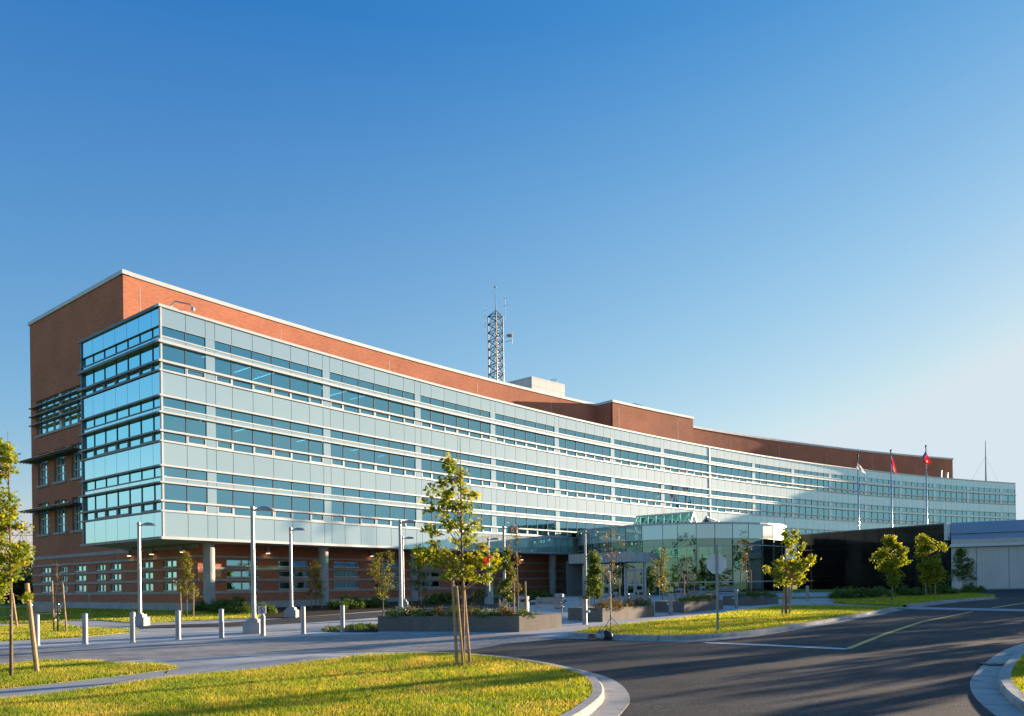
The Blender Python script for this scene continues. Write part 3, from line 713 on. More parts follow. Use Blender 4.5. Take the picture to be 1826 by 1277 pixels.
# upper end wall with openings: build as a grid of slabs around them
UZ0, UZ1 = 5.08, 26.25
ops = []
big = (sB(150, 740), sB(65, 740)); big = (max(10.6, min(big)), max(big))
zb0, zb1 = wz(66, 778), wz(66, 716)
ops.append((big[0], big[1], zb0, zb1))
w1 = []
for xa, xb in ((68, 87), (97, 118), (128, 149.5)):
    a, b = sorted((sB(xa, 860), sB(xb, 860))); w1.append((max(a, 10.6), b))
r1 = (wz(68, 867), wz(68, 811)); r2 = (wz(68, 954), wz(68, 899))
for a, b in w1: ops += [(a, b, *r1), (a, b, *r2)]
sx_ = sorted({0, 10.15, SBE}|{o[0] for o in ops}|{o[1] for o in ops}); sz_ = sorted({UZ0, 19.1, UZ1}|{o[2] for o in ops}|{o[3] for o in ops})
m = MB()
for i in range(len(sx_)-1):
    for j in range(len(sz_)-1):
        a, b, c, d = sx_[i], sx_[i+1], sz_[j], sz_[j+1]; cx, cz = (a+b)/2, (c+d)/2
        if any(o[0] < cx < o[1] and o[2] < cz < o[3] for o in ops): continue
        if cx < 10.15 and cz > 19.1 : continue
        m.slab(Bf, a, b, -.35, 0, c, d, 40)
# clip piece beyond the brick corner above the lower roof
m.build('brick_wall', M['brick'], bld)
for o in ops:
    isbig = o[1]-o[0] > 4
    g = MB(); g.slab(Bf, o[0], o[1], -.28, -.25, o[2], o[3]); wo = g.build('window', M['glass'], bld)
    f_ = MB(); t = .07; nx = 6 if isbig else 3; nz = 4 if isbig else 4
    for i in range(nx+1):
        x = o[0]+(o[1]-o[0])*i/nx; f_.slab(Bf, x-(0 if i == 0 else t/2), x+(0 if i == nx else t/2), -.3, -.16, o[2], o[3])
    for i in range(nz+1):
        zq = o[2]+(o[3]-o[2])*i/nz; f_.slab(Bf, o[0], o[1], -.3, -.17, zq-(0 if i == 0 else t/2), zq+(0 if i == nz else t/2))
    if isbig:
        x = (o[0]+o[1])/2; f_.slab(Bf, x-.25, x+.25, -.3, -.1, o[2], o[3])
    f_.build('window_frame', M['greymetal'], wo)
    s_ = MB(); s_.slab(Bf, o[0]-.1, o[1]+.1, -.05, .12, o[2]-.2, o[2]); s_.build('stone_sill', M['concrete'], bld)
    if isbig:
        for i in (1, 2, 3):
            zq = o[2]+(o[3]-o[2])*i/4+.1; s_ = MB(); s_.slab(Bf, o[0]-.1, o[1]+.6, -.1, .45, zq, zq+.07); s_.build('sun_louvre', M['darkmetal'], bld)
    else:
        zq = o[3]-.75; s_ = MB(); s_.slab(Bf, o[0]-.5, o[1]+.9, .02, 1.35, zq, zq+.06)
        for i in range(5): s_.slab(Bf, o[0]-.5, o[1]+.9, .1+.25*i, .14+.25*i, zq-.08, zq)
        s_.build('sun_louvre', M['darkmetal'], bld)
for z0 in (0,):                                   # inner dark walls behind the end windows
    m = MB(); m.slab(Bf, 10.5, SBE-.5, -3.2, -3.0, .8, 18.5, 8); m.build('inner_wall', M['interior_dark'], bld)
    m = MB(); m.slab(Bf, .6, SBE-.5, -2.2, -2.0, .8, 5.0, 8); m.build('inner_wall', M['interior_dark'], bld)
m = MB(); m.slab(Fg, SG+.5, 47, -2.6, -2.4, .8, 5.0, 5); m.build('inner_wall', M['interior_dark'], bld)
# upper brick walls following the curve
def brickarc(s0, s1, off, zt=26.25, z0=19.0):
    m = MB(); m.slab(F, s0, s1, off-.35, off, z0, zt, 2.4); m.build('brick_wall', M['brick'], bld)
    c_ = MB(); c_.slab(F, s0-.1, s1+.1, off-.5, off+.12, zt, zt+.32, 2.4); c_.build('roof_coping', M['coping'], bld)
    j = MB(); x = s0+1.2
    while x < s1-1:
        j.slab(F, x, x+.035, off-.1, off+.012, z0, zt-.6); x += 12.2
    j.build('control_joint', M['coping'], bld)
brickarc(4.5, 62.8, -13.6); brickarc(62.8, 79.6, -10.65); brickarc(79.6, 151.8, -14.8)
for s in (62.8, 79.6):
    m = MB(); m.slab(F, s-(0 if s > 70 else 0), s+.35*(1 if s < 70 else -1), -14.8, -10.66, 19, 26.24); m.build('brick_wall', M['brick'], bld)
    c_ = MB(); c_.slab(F, s-.12, s+.4 if s < 70 else s+.12, -14.8, -10.7, 26.252, 26.565); c_.build('roof_coping', M['coping'], bld)
c_ = MB(); c_.slab(Bf, 10.0, SBE+.12, -.5, .12, 26.25, 26.57, 8); c_.build('roof_coping', M['coping'], bld)
# back walls and main roof
def Bk(s): return F(s, -32)
m = MB(); NB = 30; ss = [4.75+(147.05)*i/NB for i in range(NB+1)]
for a, b in zip(ss[:-1], ss[1:]):
    m.quad((*F(b, -31.6), 0), (*F(a, -31.6), 0), (*F(a, -31.6), 26.2), (*F(b, -31.6), 26.2), [(b, 0), (a, 0), (a, 26), (b, 26)])
a, b = F(4.75, -31.6), Bf(SBE, 0); m.quad((*a, 0), (*b, 0), (*b, 26.2), (*a, 26.2), [(0, 0), (5, 0), (5, 26), (0, 26)])
a, b = F(151.8, -14.8), F(151.8, -32); m.quad((*a, 1), (*b, 1), (*b, 26.2), (*a, 26.2), [(0, 0), (17, 0), (17, 26), (0, 26)])
m.build('back_wall', M['brick'], bld)
m = MB()
for a, b in zip(ss[:-1], ss[1:]):
    m.quad((*F(a, -14.85), 25.6), (*F(b, -14.85), 25.6), (*F(b, -31.55), 25.6), (*F(a, -31.55), 25.6))
m.build('main_roof', M['roof'], bld)
# columns under the overhang
for k in range(9):
    s = 3.8+BL*k; x, y = F(s, -1.2); m = MB(); m.lathe((x, y, 0), [(.37, gz(x, y)-.1), (.37, 5.08)], 20); m.build('column', M['concrete'], bld, smooth=False)
# wall lamps below the soffit
for (P, s) in [(Bf, sB(237, 983)), (Bf, sB(277, 979)), (Bf, sB(332, 975))]+[(Fg, q) for q in (9.7, 19.6, 29.4, 38.7)]:
    x, y = P(s, .28); m = MB(); m.lathe((x, y, 4.52), [(.10, 0), (.2, .02), (.2, .16), (.12, .2), (.1, .45)], 12); lo = m.build('wall_lamp', M['galv'], bld)
    m = MB(); m.lathe((x, y, 4.50), [(.15, 0), (.15, .015)], 12); m.build('lens', M['sconce'], lo)
# rooftop: penthouse, tower, dome, mast, camera arm
def polybox(m, pts, z0, z1, top=True, uvs=True):
    n = len(pts)
    for i in range(n):
        a, b = pts[i], pts[(i+1) % n]; L = hypot(a[0]-b[0], a[1]-b[1])
        m.quad((*a, z0), (*b, z0), (*b, z1), (*a, z1), [(0, z0), (L, z0), (L, z1), (0, z1)])
    if top: m.poly([(*p, z1) for p in pts])
def panelmat():
    m, nt, bs = newmat('grid_panel'); uv = nt.nodes.new('ShaderNodeUVMap'); uv.uv_map = 'uv'
    b = nt.nodes.new('ShaderNodeTexBrick'); b.inputs['Scale'].default_value = 1; b.offset = 0
    b.inputs['Brick Width'].default_value = 1.5; b.inputs['Row Height'].default_value = 1.1; b.inputs['Mortar Size'].default_value = .035
    b.inputs['Color1'].default_value = (.62, .62, .60, 1); b.inputs['Color2'].default_value = (.66, .65, .63, 1); b.inputs['Mortar'].default_value = (.35, .35, .34, 1)
    nt.links.new(uv.outputs[0], b.inputs['Vector']); nt.links.new(b.outputs[0], bs.inputs['Base Color']); bs.inputs['Roughness'].default_value = .5; return m
M['gridpanel'] = panelmat()
DP = 108
pc = W(948, 671, DP); pl_ = W(901, 690, 118); pr = W(1007, 685, 118)
ztp = pc[2]; m = MB()
u1, _ = up(905, 688); u3, _ = up(1007, 684)
P1 = (pc[0], pc[1]); ang = radians(43)
# right face follows the building's direction, left face is perpendicular
def solve_dir(P, ang, xpx):
    u, _ = up(xpx, 690); t = u/FPX
    k = (t*P[1]-P[0])/(cos(ang)-t*sin(ang)); return (P[0]+cos(ang)*k, P[1]+sin(ang)*k)
P3 = solve_dir(P1, ang, 1007); P0 = solve_dir(P1, ang+pi/2+.12, 903)
P2 = (P0[0]+P3[0]-P1[0], P0[1]+P3[1]-P1[1])
polybox(m, [P1, P3, P2, P0], 25.5, ztp); m.build('roof_penthouse', M['gridpanel'], bld)
m = MB()
for dx in (.0, .9):
    for dy in (0, .9): m.tube([(P3[0]-2+dx, P3[1]+1+dy, ztp), (P3[0]-2+dx, P3[1]+1+dy, ztp+1.1)], .03, 5)
for zz in (.55, 1.1): m.tube([(P3[0]-2, P3[1]+1, ztp+zz), (P3[0]-1.1, P3[1]+1, ztp+zz), (P3[0]-1.1, P3[1]+1.9, ztp+zz), (P3[0]-2, P3[1]+1.9, ztp+zz), (P3[0]-2, P3[1]+1, ztp+zz)], .03, 5)
m.build('roof_hatch_rail', M['darkmetal'], bld)
dx_, dy_, dz_ = W(1130, 724.5, 108); m = MB(); m.sphere((dx_, dy_, 26.2), .0+1.35, 8, sz=.72)
m.tube([(dx_-1.7, dy_-.5, 26.3), (dx_-1.2, dy_-.7, 27.4), (dx_, dy_-.8, 27.75), (dx_+1.2, dy_-.7, 27.4), (dx_+1.7, dy_-.5, 26.3)], .06, 5)
m.build('roof_dome', M['coping'], bld)
for xp, yt in ((1677, 839), (1688, 843)):
    x, y, z = W(xp, yt, 142); m = MB(); m.lathe((x, y, 19.2), [(.25, 0), (.25, z-19.2-.3), (.32, z-19.2-.25), (.32, z-19.2)], 10); m.build('vent_pipe', M['galv'], bld)
x, y = F(.9, -.6); m = MB()
m.tube([(x, y, 19.3), (x+.25, y-.05, 19.75), (x+.5, y-.1, 19.95), (x+1.3, y+.25, 19.88), (x+1.42, y+.3, 19.7)], .045, 6); m.sphere((x+1.42, y+.3, 19.6), .13, 6); m.build('security_camera_arm', M['metal'], bld)

# lattice tower on the roof
tx, ty, _ = W(886, 690, 104)
tow = thing('lattice_tower', 'tall grey lattice radio tower standing behind the brick roof edge', 'tower', (tx, ty, 25.6))
ttop = W(886, 562, 104)[2]; hw = 1.25
tip = W(884, 512, 104)[2]
m = MB(); corners = [(-hw, -hw*.2), (hw, -hw*.2), (0, hw*1.3)]
corners = [(tx-1.1, ty+.5), (tx+.95, ty+.8), (tx+.05, ty-1.0)]
for cx, cy in corners: m.tube([(cx, cy, 25.6), (cx, cy, ttop)], .085, 6)
m.build('leg', M['darkmetal'], tow)
m = MB(); nseg = 12; hs = (ttop-25.6)/nseg
for i in range(nseg):
    z0 = 25.6+i*hs
    for a, b in ((0, 1), (1, 2), (2, 0)):
        A_, B_ = corners[a], corners[b]; m.tube([(*A_, z0), (*B_, z0+hs)], .055, 4); m.tube([(*B_, z0), (*A_, z0+hs)], .055, 4); m.tube([(*A_, z0), (*B_, z0)], .04, 4)
for a, b in ((0, 1), (1, 2), (2, 0)): m.tube([(*corners[a], ttop), (*corners[b], ttop)], .07, 4); m.tube([(*corners[a], ttop), (tx, ty, ttop+.7)], .05, 4)
m.build('brace', M['darkmetal'], tow)
m = MB(); m.tube([(tx, ty, ttop-.2), (tx-.05, ty, tip)], [.07, .04], 6); m.sphere((tx-.05, ty, tip), .14, 6); m.build('antenna', M['darkmetal'], tow)
m = MB(); m.tube([(tx-1.5, ty, ttop-2), (tx-1.5, ty, ttop+1.2)], .03, 5); m.tube([(tx-1.7, ty, ttop+.5), (tx-1.3, ty, ttop+.9)], .02, 4); m.build('antenna', M['galv'], tow)
m = MB(); m.tube([(tx+1.35, ty, ttop-1), (tx+1.35, ty, ttop+2.6)], .03, 5)
for q in (1.3, 2.3): m.tube([(tx+1.1, ty, ttop+q-.1), (tx+1.6, ty, ttop+q+.15)], .03, 4)
m.build('antenna', M['galv'], tow)
m = MB(); zc = W(900, 603, 104)[2]
for q in (-.35, .3): m.tube([(tx+1.2, ty+.6, zc+q), (tx+2.2, ty-.1, zc+q)], .04, 5); m.tube([(tx+2.2, ty-.1, zc+q-.5), (tx+2.2, ty-.1, zc+q+.5)], .05, 5)
m.lathe((tx+1.9, ty-.3, zc), [(.0001, 0), (.35, .1), (.5, .3)], 12); m.build('dish', M['galv'], tow)
m = MB(); m.tube([(tx+.25, ty-.4, 25.6), (tx+.25, ty-.4, ttop-1)], .06, 5); m.tube([(tx-.2, ty-.2, 25.6), (tx-.2, ty-.2, ttop-2)], .05, 5)
for i in range(30): m.tube([(tx-.2, ty-.2, 26+i*.45), (tx+.25, ty-.4, 26+i*.45)], .018, 4)
m.build('ladder', M['galv'], tow)
# thin mast, far right of the roof
x, y, z = W(1757, 786, 142); t = thing('roof_mast', 'thin white mast on the roof near the far right end', 'mast', (x, y, 19.2))
m = MB(); m.tube([(x, y, 19.2), (x, y, 22.5), (x, y, z)], [.16, .11, .05], 8); m.build('pole', M['galv'], t)
m = MB(); m.tube([(x, y, z-3), (x+3.5, y+1, 19.3)], .015, 4); m.tube([(x, y, z-3), (x-2.5, y+2, 19.3)], .015, 4); m.build('guy_wire', M['galv'], t)

# ------------------------------------------------------------------ glass drum pavilion
PC = (17.6, 78.6); PR = 10.6
def Dr(s, off=0):                                 # s = angle*R measured clockwise from the left end
    a = pi+ s/PR; return (PC[0]+(PR+off)*cos(a), PC[1]+(PR+off)*sin(a))
pav = thing('glass_pavilion', 'round single storey entrance pavilion of blue green glass in front of the curved building', 'pavilion', (*PC, gz(*PC)))
PT = 7.38; PB = 5.93; ZP = gz(PC[0], 70)
def sdr(x, y=960):
    u, _ = up(x, y); lo, hi = .3, PR*pi*.92
    for _i in range(50):
        m_ = (lo+hi)/2; P_ = Dr(m_)
        if P_[0]/P_[1]*FPX < u: lo = m_
        else: hi = m_
    return lo
eds = [.0]+[sdr(x) for x in (1051, 1055, 1068, 1089, 1115.5, 1144.7, 1181.7, 1208, 1241.5, 1274.7, 1306.5, 1334.7, 1359.8, 1379.8, 1395, 1405, 1411)]
while eds[-1] < PR*pi*1.25: eds.append(eds[-1]+1.7)
eds = [e for i, e in enumerate(eds) if i == 0 or e-eds[i-1] > .25]
for a, b in zip(eds[:-1], eds[1:]):
    m = MB(); m.slab(Dr, a+.02, b-.02, -.1, 0, PB, PT-.12, 3); m.build('spandrel_panel', M['spandrelblue'] if 'spandrelblue' in M else M['spandrel'], pav)
    m = MB(); m.slab(Dr, a, b, -.08, -.06, ZP-.1, PB-.03, 3); m.build('glass_pane', M['greenglass'], pav)
for e in eds:
    m = MB(); m.slab(Dr, e-.025, e+.025, -.12, .02, ZP-.1, PT-.12); m.build('mullion', M['darkmetal'], pav)
for z0, z1, o in ((PT-.12, PT+.03, .12), (PB-.035, PB+.0, .04), (5.27, 5.33, .05), (ZP+1.05, ZP+1.14, .06), (ZP-.1, ZP+.12, .05)):
    m = MB(); m.slab(Dr, 0, eds[-1], -.3 if z0 > 7 else -.05, o, z0, z1, 1.2); m.build('roof_coping' if z0 > 7 else 'transom', M['metal'], pav)
m = MB(); m.poly([(*Dr(PR*2*pi*i/48, -.2), PT-.1) for i in range(48)]); m.build('roof', M['roof'], pav)
m = MB(); m.poly([(*Dr(PR*2*pi*i/48, -.3), PB+.1) for i in range(48)][::-1]); m.build('ceiling', M['interior'], pav)
m = MB(); m.poly([(*Dr(PR*2*pi*i/48, .3), gz(PC[0], 72)+.02) for i in range(48)]); m.build('floor', M['interior_dark'], pav)
for a, b, c, d in ((10, 84, 12, 3), (20, 81, .5, 5), (15.5, 76, .4, .4), (22, 75.5, .4, .4)):
    m = MB(); m.box((a, b, 3.4), (c, d if c > 1 else c, 5.0)); m.build('inner_wall' if c > 1 else 'inner_column', M['interior_dark'], pav)
# triangular skylights on the pavilion roof
def skylight(px0, px1, yb0, yb1, yt0, yt1, D0, D1, nrm, label):
    A_ = W(px0, yb0, D0); B_ = W(px1, yb1, D1); w_ = 2.0
    d = Vector((B_[0]-A_[0], B_[1]-A_[1], 0)); L = d.length; d.normalize(); nn = Vector((-d.y, d.x, 0))
    t = thing('roof_skylight', label, 'skylight', (A_[0], A_[1], PT), 'skylights on the pavilion roof')
    z0 = PT-.1; H_ = 1.5; a = Vector((A_[0], A_[1], z0)); f_ = MB(); n = nrm
    for i in range(n+1):
        p = a+d*(L*i/n); ap = p+nn*w_/2+Vector((0, 0, H_))
        ap2 = a+d*(L*(i+.5)/n)+nn*w_/2+Vector((0, 0, H_)) if i < n else None
        if i < n:
            q = a+d*(L*(i+1)/n)
            f_.tube([p-nn*.06, ap2-nn*.06, q-nn*.06], .13, 5)
    for e in (a, a+d*L):
        f_.tube([e, e+nn*w_/2+Vector((0, 0, H_+.05)), e+nn*w_], .12, 5)
    f_.tube([a+nn*w_/2+Vector((0, 0, H_+.05)), a+d*L+nn*w_/2+Vector((0, 0, H_+.05))], .09, 5)
    f_.build('frame', M['brightwhite'], t)
    g = MB(); b = a+d*L; r0 = a+nn*w_/2+Vector((0, 0, H_)); r1 = b+nn*w_/2+Vector((0, 0, H_))
    g.quad(tuple(a), tuple(b), tuple(r1), tuple(r0)); g.quad(tuple(b+nn*w_), tuple(a+nn*w_), tuple(r0), tuple(r1)); g.build('glass_pane', M['skyglass'], t)
skylight(1127, 1228, 934, 930, 0, 0, 76.5, 72.5, 7, 'white framed ridge skylight on the left of the round pavilion roof')
skylight(1277, 1300, 930, 930, 0, 0, 78, 86, 5, 'small white ridge skylight on the right of the round pavilion roof')
# canopy and doors
can = thing('entrance_canopy', 'flat white panelled canopy over the entrance doors of the round pavilion', 'canopy', (8, 68, gz(8, 68)))
KA_, KB_, KC_ = (5.3, 69.2), (10.15, 64.3), (13.6, 69.0)
KD_, KE_ = (13.6, 74), (5.8, 76)
m = MB(); polybox(m, [KA_, KB_, KC_, KD_, KE_], 3.80, 4.67); m.poly([(*p, 3.8) for p in (KE_, KD_, KC_, KB_, KA_)]); m.build('fascia', M['coping'], can)
m = MB()
for (a, b, n) in ((KA_, KB_, 5), (KB_, KC_, 4)):
    for i in range(1, n):
        x = a[0]+(b[0]-a[0])*i/n; y = a[1]+(b[1]-a[1])*i/n; m.box((x, y, 4.235), (.025, .025, .86))
m.build('panel_joint', M['gasket'], can)
x, y = G(1180, 1060.5); m = MB(); m.lathe((x, y, gz(x, y)), [(.2, 0), (.2, 3.0), (.2, 3.5)], 16); co = m.build('canopy_column', M['white'], can)
def door_set(xa, xb, D, nm):
    a = W(xa, 1062, D); b = W(xb, 1062, D); z = gz(a[0], D); Wd = b[0]-a[0]; h = 2.35
    t = MB(); cx = (a[0]+b[0])/2
    for s_ in (-1, 1): t.box((cx+s_*(Wd/2+.12), D, z+1.65), (.14, .16, 3.3))
    t.box((cx, D, z+h+.06), (Wd+.1, .14, .12)); t.box((cx, D, z+3.24), (Wd+.1, .14, .12)); t.build('door_frame', M['metal'], pav)
    g = MB(); g.box((cx, D, z+2.8), (Wd, .03, .75)); g.build('transom_window', M['greenglass'], pav)
    for s_ in (-1, 1):
        c_ = cx+s_*Wd/4; w_ = Wd/2-.03; m = MB(); t_ = .12
        for q in (-1, 1): m.box((c_+q*(w_/2-t_/2), D, z+h/2), (t_, .06, h-.04))
        m.box((c_, D, z+h-.1), (w_-2*t_, .06, .16)); m.box((c_, D, z+.14), (w_-2*t_, .06, .26)); m.box((c_, D, z+1.0), (w_-2*t_, .06, .2))
        do = m.build('door', M['metal'], pav)
        g = MB(); g.box((c_, D, z+h/2), (w_-2*t_-.002, .02, h-.1)); g.build('pane', M['greenglass'], do)
        g = MB(); g.tube([(c_-s_*(w_/2-.2), D-.1, z+.8), (c_-s_*(w_/2-.2), D-.1, z+1.4)], .02, 6); g.build('handle', M['galv'], do)
door_set(1117, 1148, 67.4, 'a'); door_set(1062, 1088, 68.4, 'b')
for xa, xb, D in ((1091, 1114, 68), (1152, 1176, 67.6), (1040, 1059, 69)):
    a = W(xa, 1062, D); b = W(xb, 1062, D); g = MB(); z = gz(a[0], D)
    g.box(((a[0]+b[0])/2, D, z+1.6), (b[0]-a[0], .04, 3.2)); g.build('glass_pane', M['greenglass'], pav)
    for q in (a, b): m = MB(); m.box((q[0], D, z+1.6), (.08, .1, 3.2)); m.build('door_post', M['metal'], pav)
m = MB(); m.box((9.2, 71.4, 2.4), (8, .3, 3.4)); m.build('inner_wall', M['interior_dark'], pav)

# ------------------------------------------------------------------ black glass building and grey metal warehouse on the right
bb = thing('black_glass_building', 'low building with a dark mirror black glass wall between the pavilion and the grey warehouse', 'building', (35, 74, gz(35, 74)))
QA, QB = (30.8, 80.6), (39.2, 67.2)
dB = Vector((QB[0]-QA[0], QB[1]-QA[1], 0)); LB = dB.length; dB.normalize(); nB = Vector((dB.y, -dB.x, 0))
def Bw(s, off=0): return (QA[0]+dB.x*s-(-nB.x)*off, QA[1]+dB.y*s-(-nB.y)*off)
if (Vector(Bw(0, 1)+(0,))-Vector((0, 0, 0))).length > (Vector(Bw(0, 0)+(0,))).length: nB = -nB
ZB = 6.9
n_ = 10
for i in range(n_):
    a, b = LB*i/n_, LB*(i+1)/n_
    m = MB(); pass
    for z0_, z1_ in ((.9, 2.34), (2.37, 3.80), (3.83, 5.28), (5.31, ZB-.05)):
        m = MB(); m.slab(Bw, a+.015, b-.015, -.1, random.uniform(-.004, .004), z0_, z1_, 30); m.build('glass_pane', M['blackglass'], bb)
m = MB(); m.slab(Bw, 0, LB-.02, -5.5, -.12, .6, ZB-.1, 30); m.build('wall', M['gasket'], bb)
m = MB(); m.slab(Bw, -.05, LB-.15, -5.5, .06, ZB-.048, ZB+.05, 30); m.build('roof_coping', M['darkmetal'], bb)
m = MB(); m.slab(Bw, LB-.13, LB+.1, -.5, .14, 5.4, ZB+.1, 30); m.build('end_panel', M['white'], bb)
wh = thing('warehouse', 'low grey metal warehouse with a sloping roof edge at the right end of the road', 'warehouse', (50, 65, gz(50, 65)))
WD = Vector((5, -2.7, 0)).normalized(); WN = Vector((WD.y, -WD.x, 0))     # outward towards the camera
WA = Vector((39.5, 67.0, 0))
def Ww(s, off=0): p = WA+WD*s+WN*off; return (p.x, p.y)
WL = 34
m = MB(); m.slab(Ww, 0, WL, -.3, 0, .2, 4.72, 60); m.build('wall', M['ribwall'], wh)
m = MB(); m.slab(Ww, -.1, WL, -1, .45, 4.75, 5.02, 60); m.build('gutter', M['white'], wh)
m = MB(); m.slab(Ww, 0, WL, -.6, .25, 5.03, 5.42, 60); m.build('fascia', M['greymetal'], wh)
m = MB(); a0_, a1_ = Ww(0, .1), Ww(WL, .1); b0_, b1_ = Ww(0, -.3), Ww(WL, -.3)
m.quad((*a0_, 5.42), (*a1_, 5.42), (*b1_, 5.95), (*b0_, 5.95), [(0, 0), (WL, 0), (WL, 1), (0, 1)])
c0_, c1_ = Ww(0, -1.0), Ww(WL, -1.0)
m.quad((*Ww(0, -.2), 5.97), (*Ww(WL, -.2), 5.97), (*c1_, 7.02), (*c0_, 7.02), [(0, 0), (WL, 0), (WL, 3), (0, 3)])
m.quad((*c0_, 7.02), (*c1_, 7.02), (*Ww(WL, -24), 7.4), (*Ww(0, -24), 7.4), [(0, 0), (WL, 0), (WL, 20), (0, 20)])
m.build('roof', M['ribroof'], wh)
m = MB()
m.quad((*Ww(WL, 0), 0), (*Ww(WL, -24), 0), (*Ww(WL, -24), 7.3), (*Ww(WL, 0), 5.2)); m.quad((*Ww(0, -24), 0), (*Ww(0, -.1), 0), (*Ww(0, -.1), 5.2), (*Ww(0, -24), 7.3)); m.quad((*Ww(WL, -24), 0), (*Ww(0, -24), 0), (*Ww(0, -24), 7.3), (*Ww(WL, -24), 7.3))
m.build('back_wall', M['ribwall'], wh)
m = MB()
for s in (1.9, 4.3, 8, 12, 16): m.slab(Ww, s, s+.03, -.1, .012, .9, 4.7, 60)
m.build('panel_joint', M['gasket'], wh)
m = MB(); m.slab(Ww, .9, 1.9, -.05, .03, 1.0, 3.1); m.build('door', M['kerb'], wh)
m = MB(); m.slab(Ww, 0, WL, -.05, .06, .8, 1.05, 60); m.build('plinth', M['concrete'], wh)

# ------------------------------------------------------------------ planters
PLH = .56
def planter(p0, p1, p2, ylast, label):
    a, b, c = G(*p0), G(*p1), G(*p2)
    # far corner closes a parallelogram
    d = (a[0]+c[0]-b[0], a[1]+c[1]-b[1]); zt = gz(*b)+PLH
    t = thing('planter', label, 'planter', (b[0], b[1], gz(*b)), 'stone planters along the walk')
    pts = [a, b, c, d]; m = MB(); cx = sum(p[0] for p in pts)/4; cy = sum(p[1] for p in pts)/4
    inn = []
    for i, p in enumerate(pts):
        pr_, nx_ = pts[i-1], pts[(i+1) % 4]
        e1 = Vector((pr_[0]-p[0], pr_[1]-p[1])).normalized(); e2 = Vector((nx_[0]-p[0], nx_[1]-p[1])).normalized()
        inn.append((p[0]+(e1.x+e2.x)*.25, p[1]+(e1.y+e2.y)*.25))
    for i in range(4):
        p, q = pts[i], pts[(i+1) % 4]; ip, iq = inn[i], inn[(i+1) % 4]; L = hypot(p[0]-q[0], p[1]-q[1])
        m.quad((*p, gz(*p)-.1), (*q, gz(*q)-.1), (*q, zt-.05), (*p, zt-.05), [(0, 0), (L, 0), (L, PLH), (0, PLH)])
    m.build('wall', M['planter'], t)
    m = MB()
    for i in range(4):
        p, q = pts[i], pts[(i+1) % 4]; ip, iq = inn[i], inn[(i+1) % 4]
        m.quad((*p, zt-.05), (*q, zt-.05), (*q, zt), (*p, zt)); m.quad((*p, zt), (*q, zt), (*iq, zt), (*ip, zt)); m.quad((*iq, zt-.15), (*ip, zt-.15), (*ip, zt), (*iq, zt))
    m.build('cap', M['planter'], t)
    m = MB(); m.poly([(*p, zt-.1) for p in inn]); m.build('soil', M['mulch'], t)
    return pts, zt-.1
PLS = [planter((674, 1126.4), (926, 1127.5), (1001.5, 1119.5), 0, 'long dark stone planter nearest the lane with a sunlit right end'),
       planter((1013, 1106), (1074.6, 1109.4), (1167, 1099.3), 0, 'stone planter with a long sunlit face behind the tripod stand'),
       planter((1168, 1091), (1220.3, 1093.7), (1289.3, 1086.4), 0, 'stone planter half in shade left of the octagonal sign'),
       planter((1289, 1079.5), (1332.3, 1081), (1388.3, 1077), 0, 'fully shaded stone planter farthest right beside the lawn')]

# ------------------------------------------------------------------ plants
def leaves(centres, size, n_each, rad, mat, parent, star=False, name='crown', up_bias=0.0, flat=.8):
    """leaf faces clumped round the given centres"""
    L = parent_loc(parent); c = np.repeat(np.asarray(centres), n_each, axis=0); n = len(c)
    r = np.repeat(np.asarray(rad), n_each) if np.ndim(rad) else np.full(n, rad)
    d = RNG.normal(size=(n, 3)); d /= np.linalg.norm(d, axis=1)[:, None]; d *= (RNG.random(n)**.7*r)[:, None]; d[:, 2] *= flat
    p = c+d-np.array(L)
    nrm = RNG.normal(size=(n, 3)); nrm[:, 2] += up_bias; nrm /= np.linalg.norm(nrm, axis=1)[:, None]
    a = np.cross(nrm, RNG.normal(size=(n, 3))); a /= np.linalg.norm(a, axis=1)[:, None]; b = np.cross(nrm, a)
    s = size*(.45+.9*RNG.random(n))
    if star: sh = [(0, -.5), (.18, -.15), (.55, -.2), (.3, .12), (.35, .45), (.08, .3), (0, .6), (-.08, .3), (-.35, .45), (-.3, .12), (-.55, -.2), (-.18, -.15)]
    else: sh = [(0, -.5), (.3, 0), (0, .55), (-.3, 0)]
    k = len(sh); v = np.zeros((n, k, 3))
    for i, (x, y) in enumerate(sh):
        v[:, i] = p+a*(x*s)[:, None]+b*(y*s)[:, None]+nrm*((abs(x)*.25)*s)[:, None]
    rc = np.repeat(RNG.random(len(centres)), n_each); rn = np.clip(rc*.45+RNG.random(n)*.55, 0, 1)
    return fastmesh(name, v.reshape(-1, 3), k, mat, np.repeat(rn, k), parent)
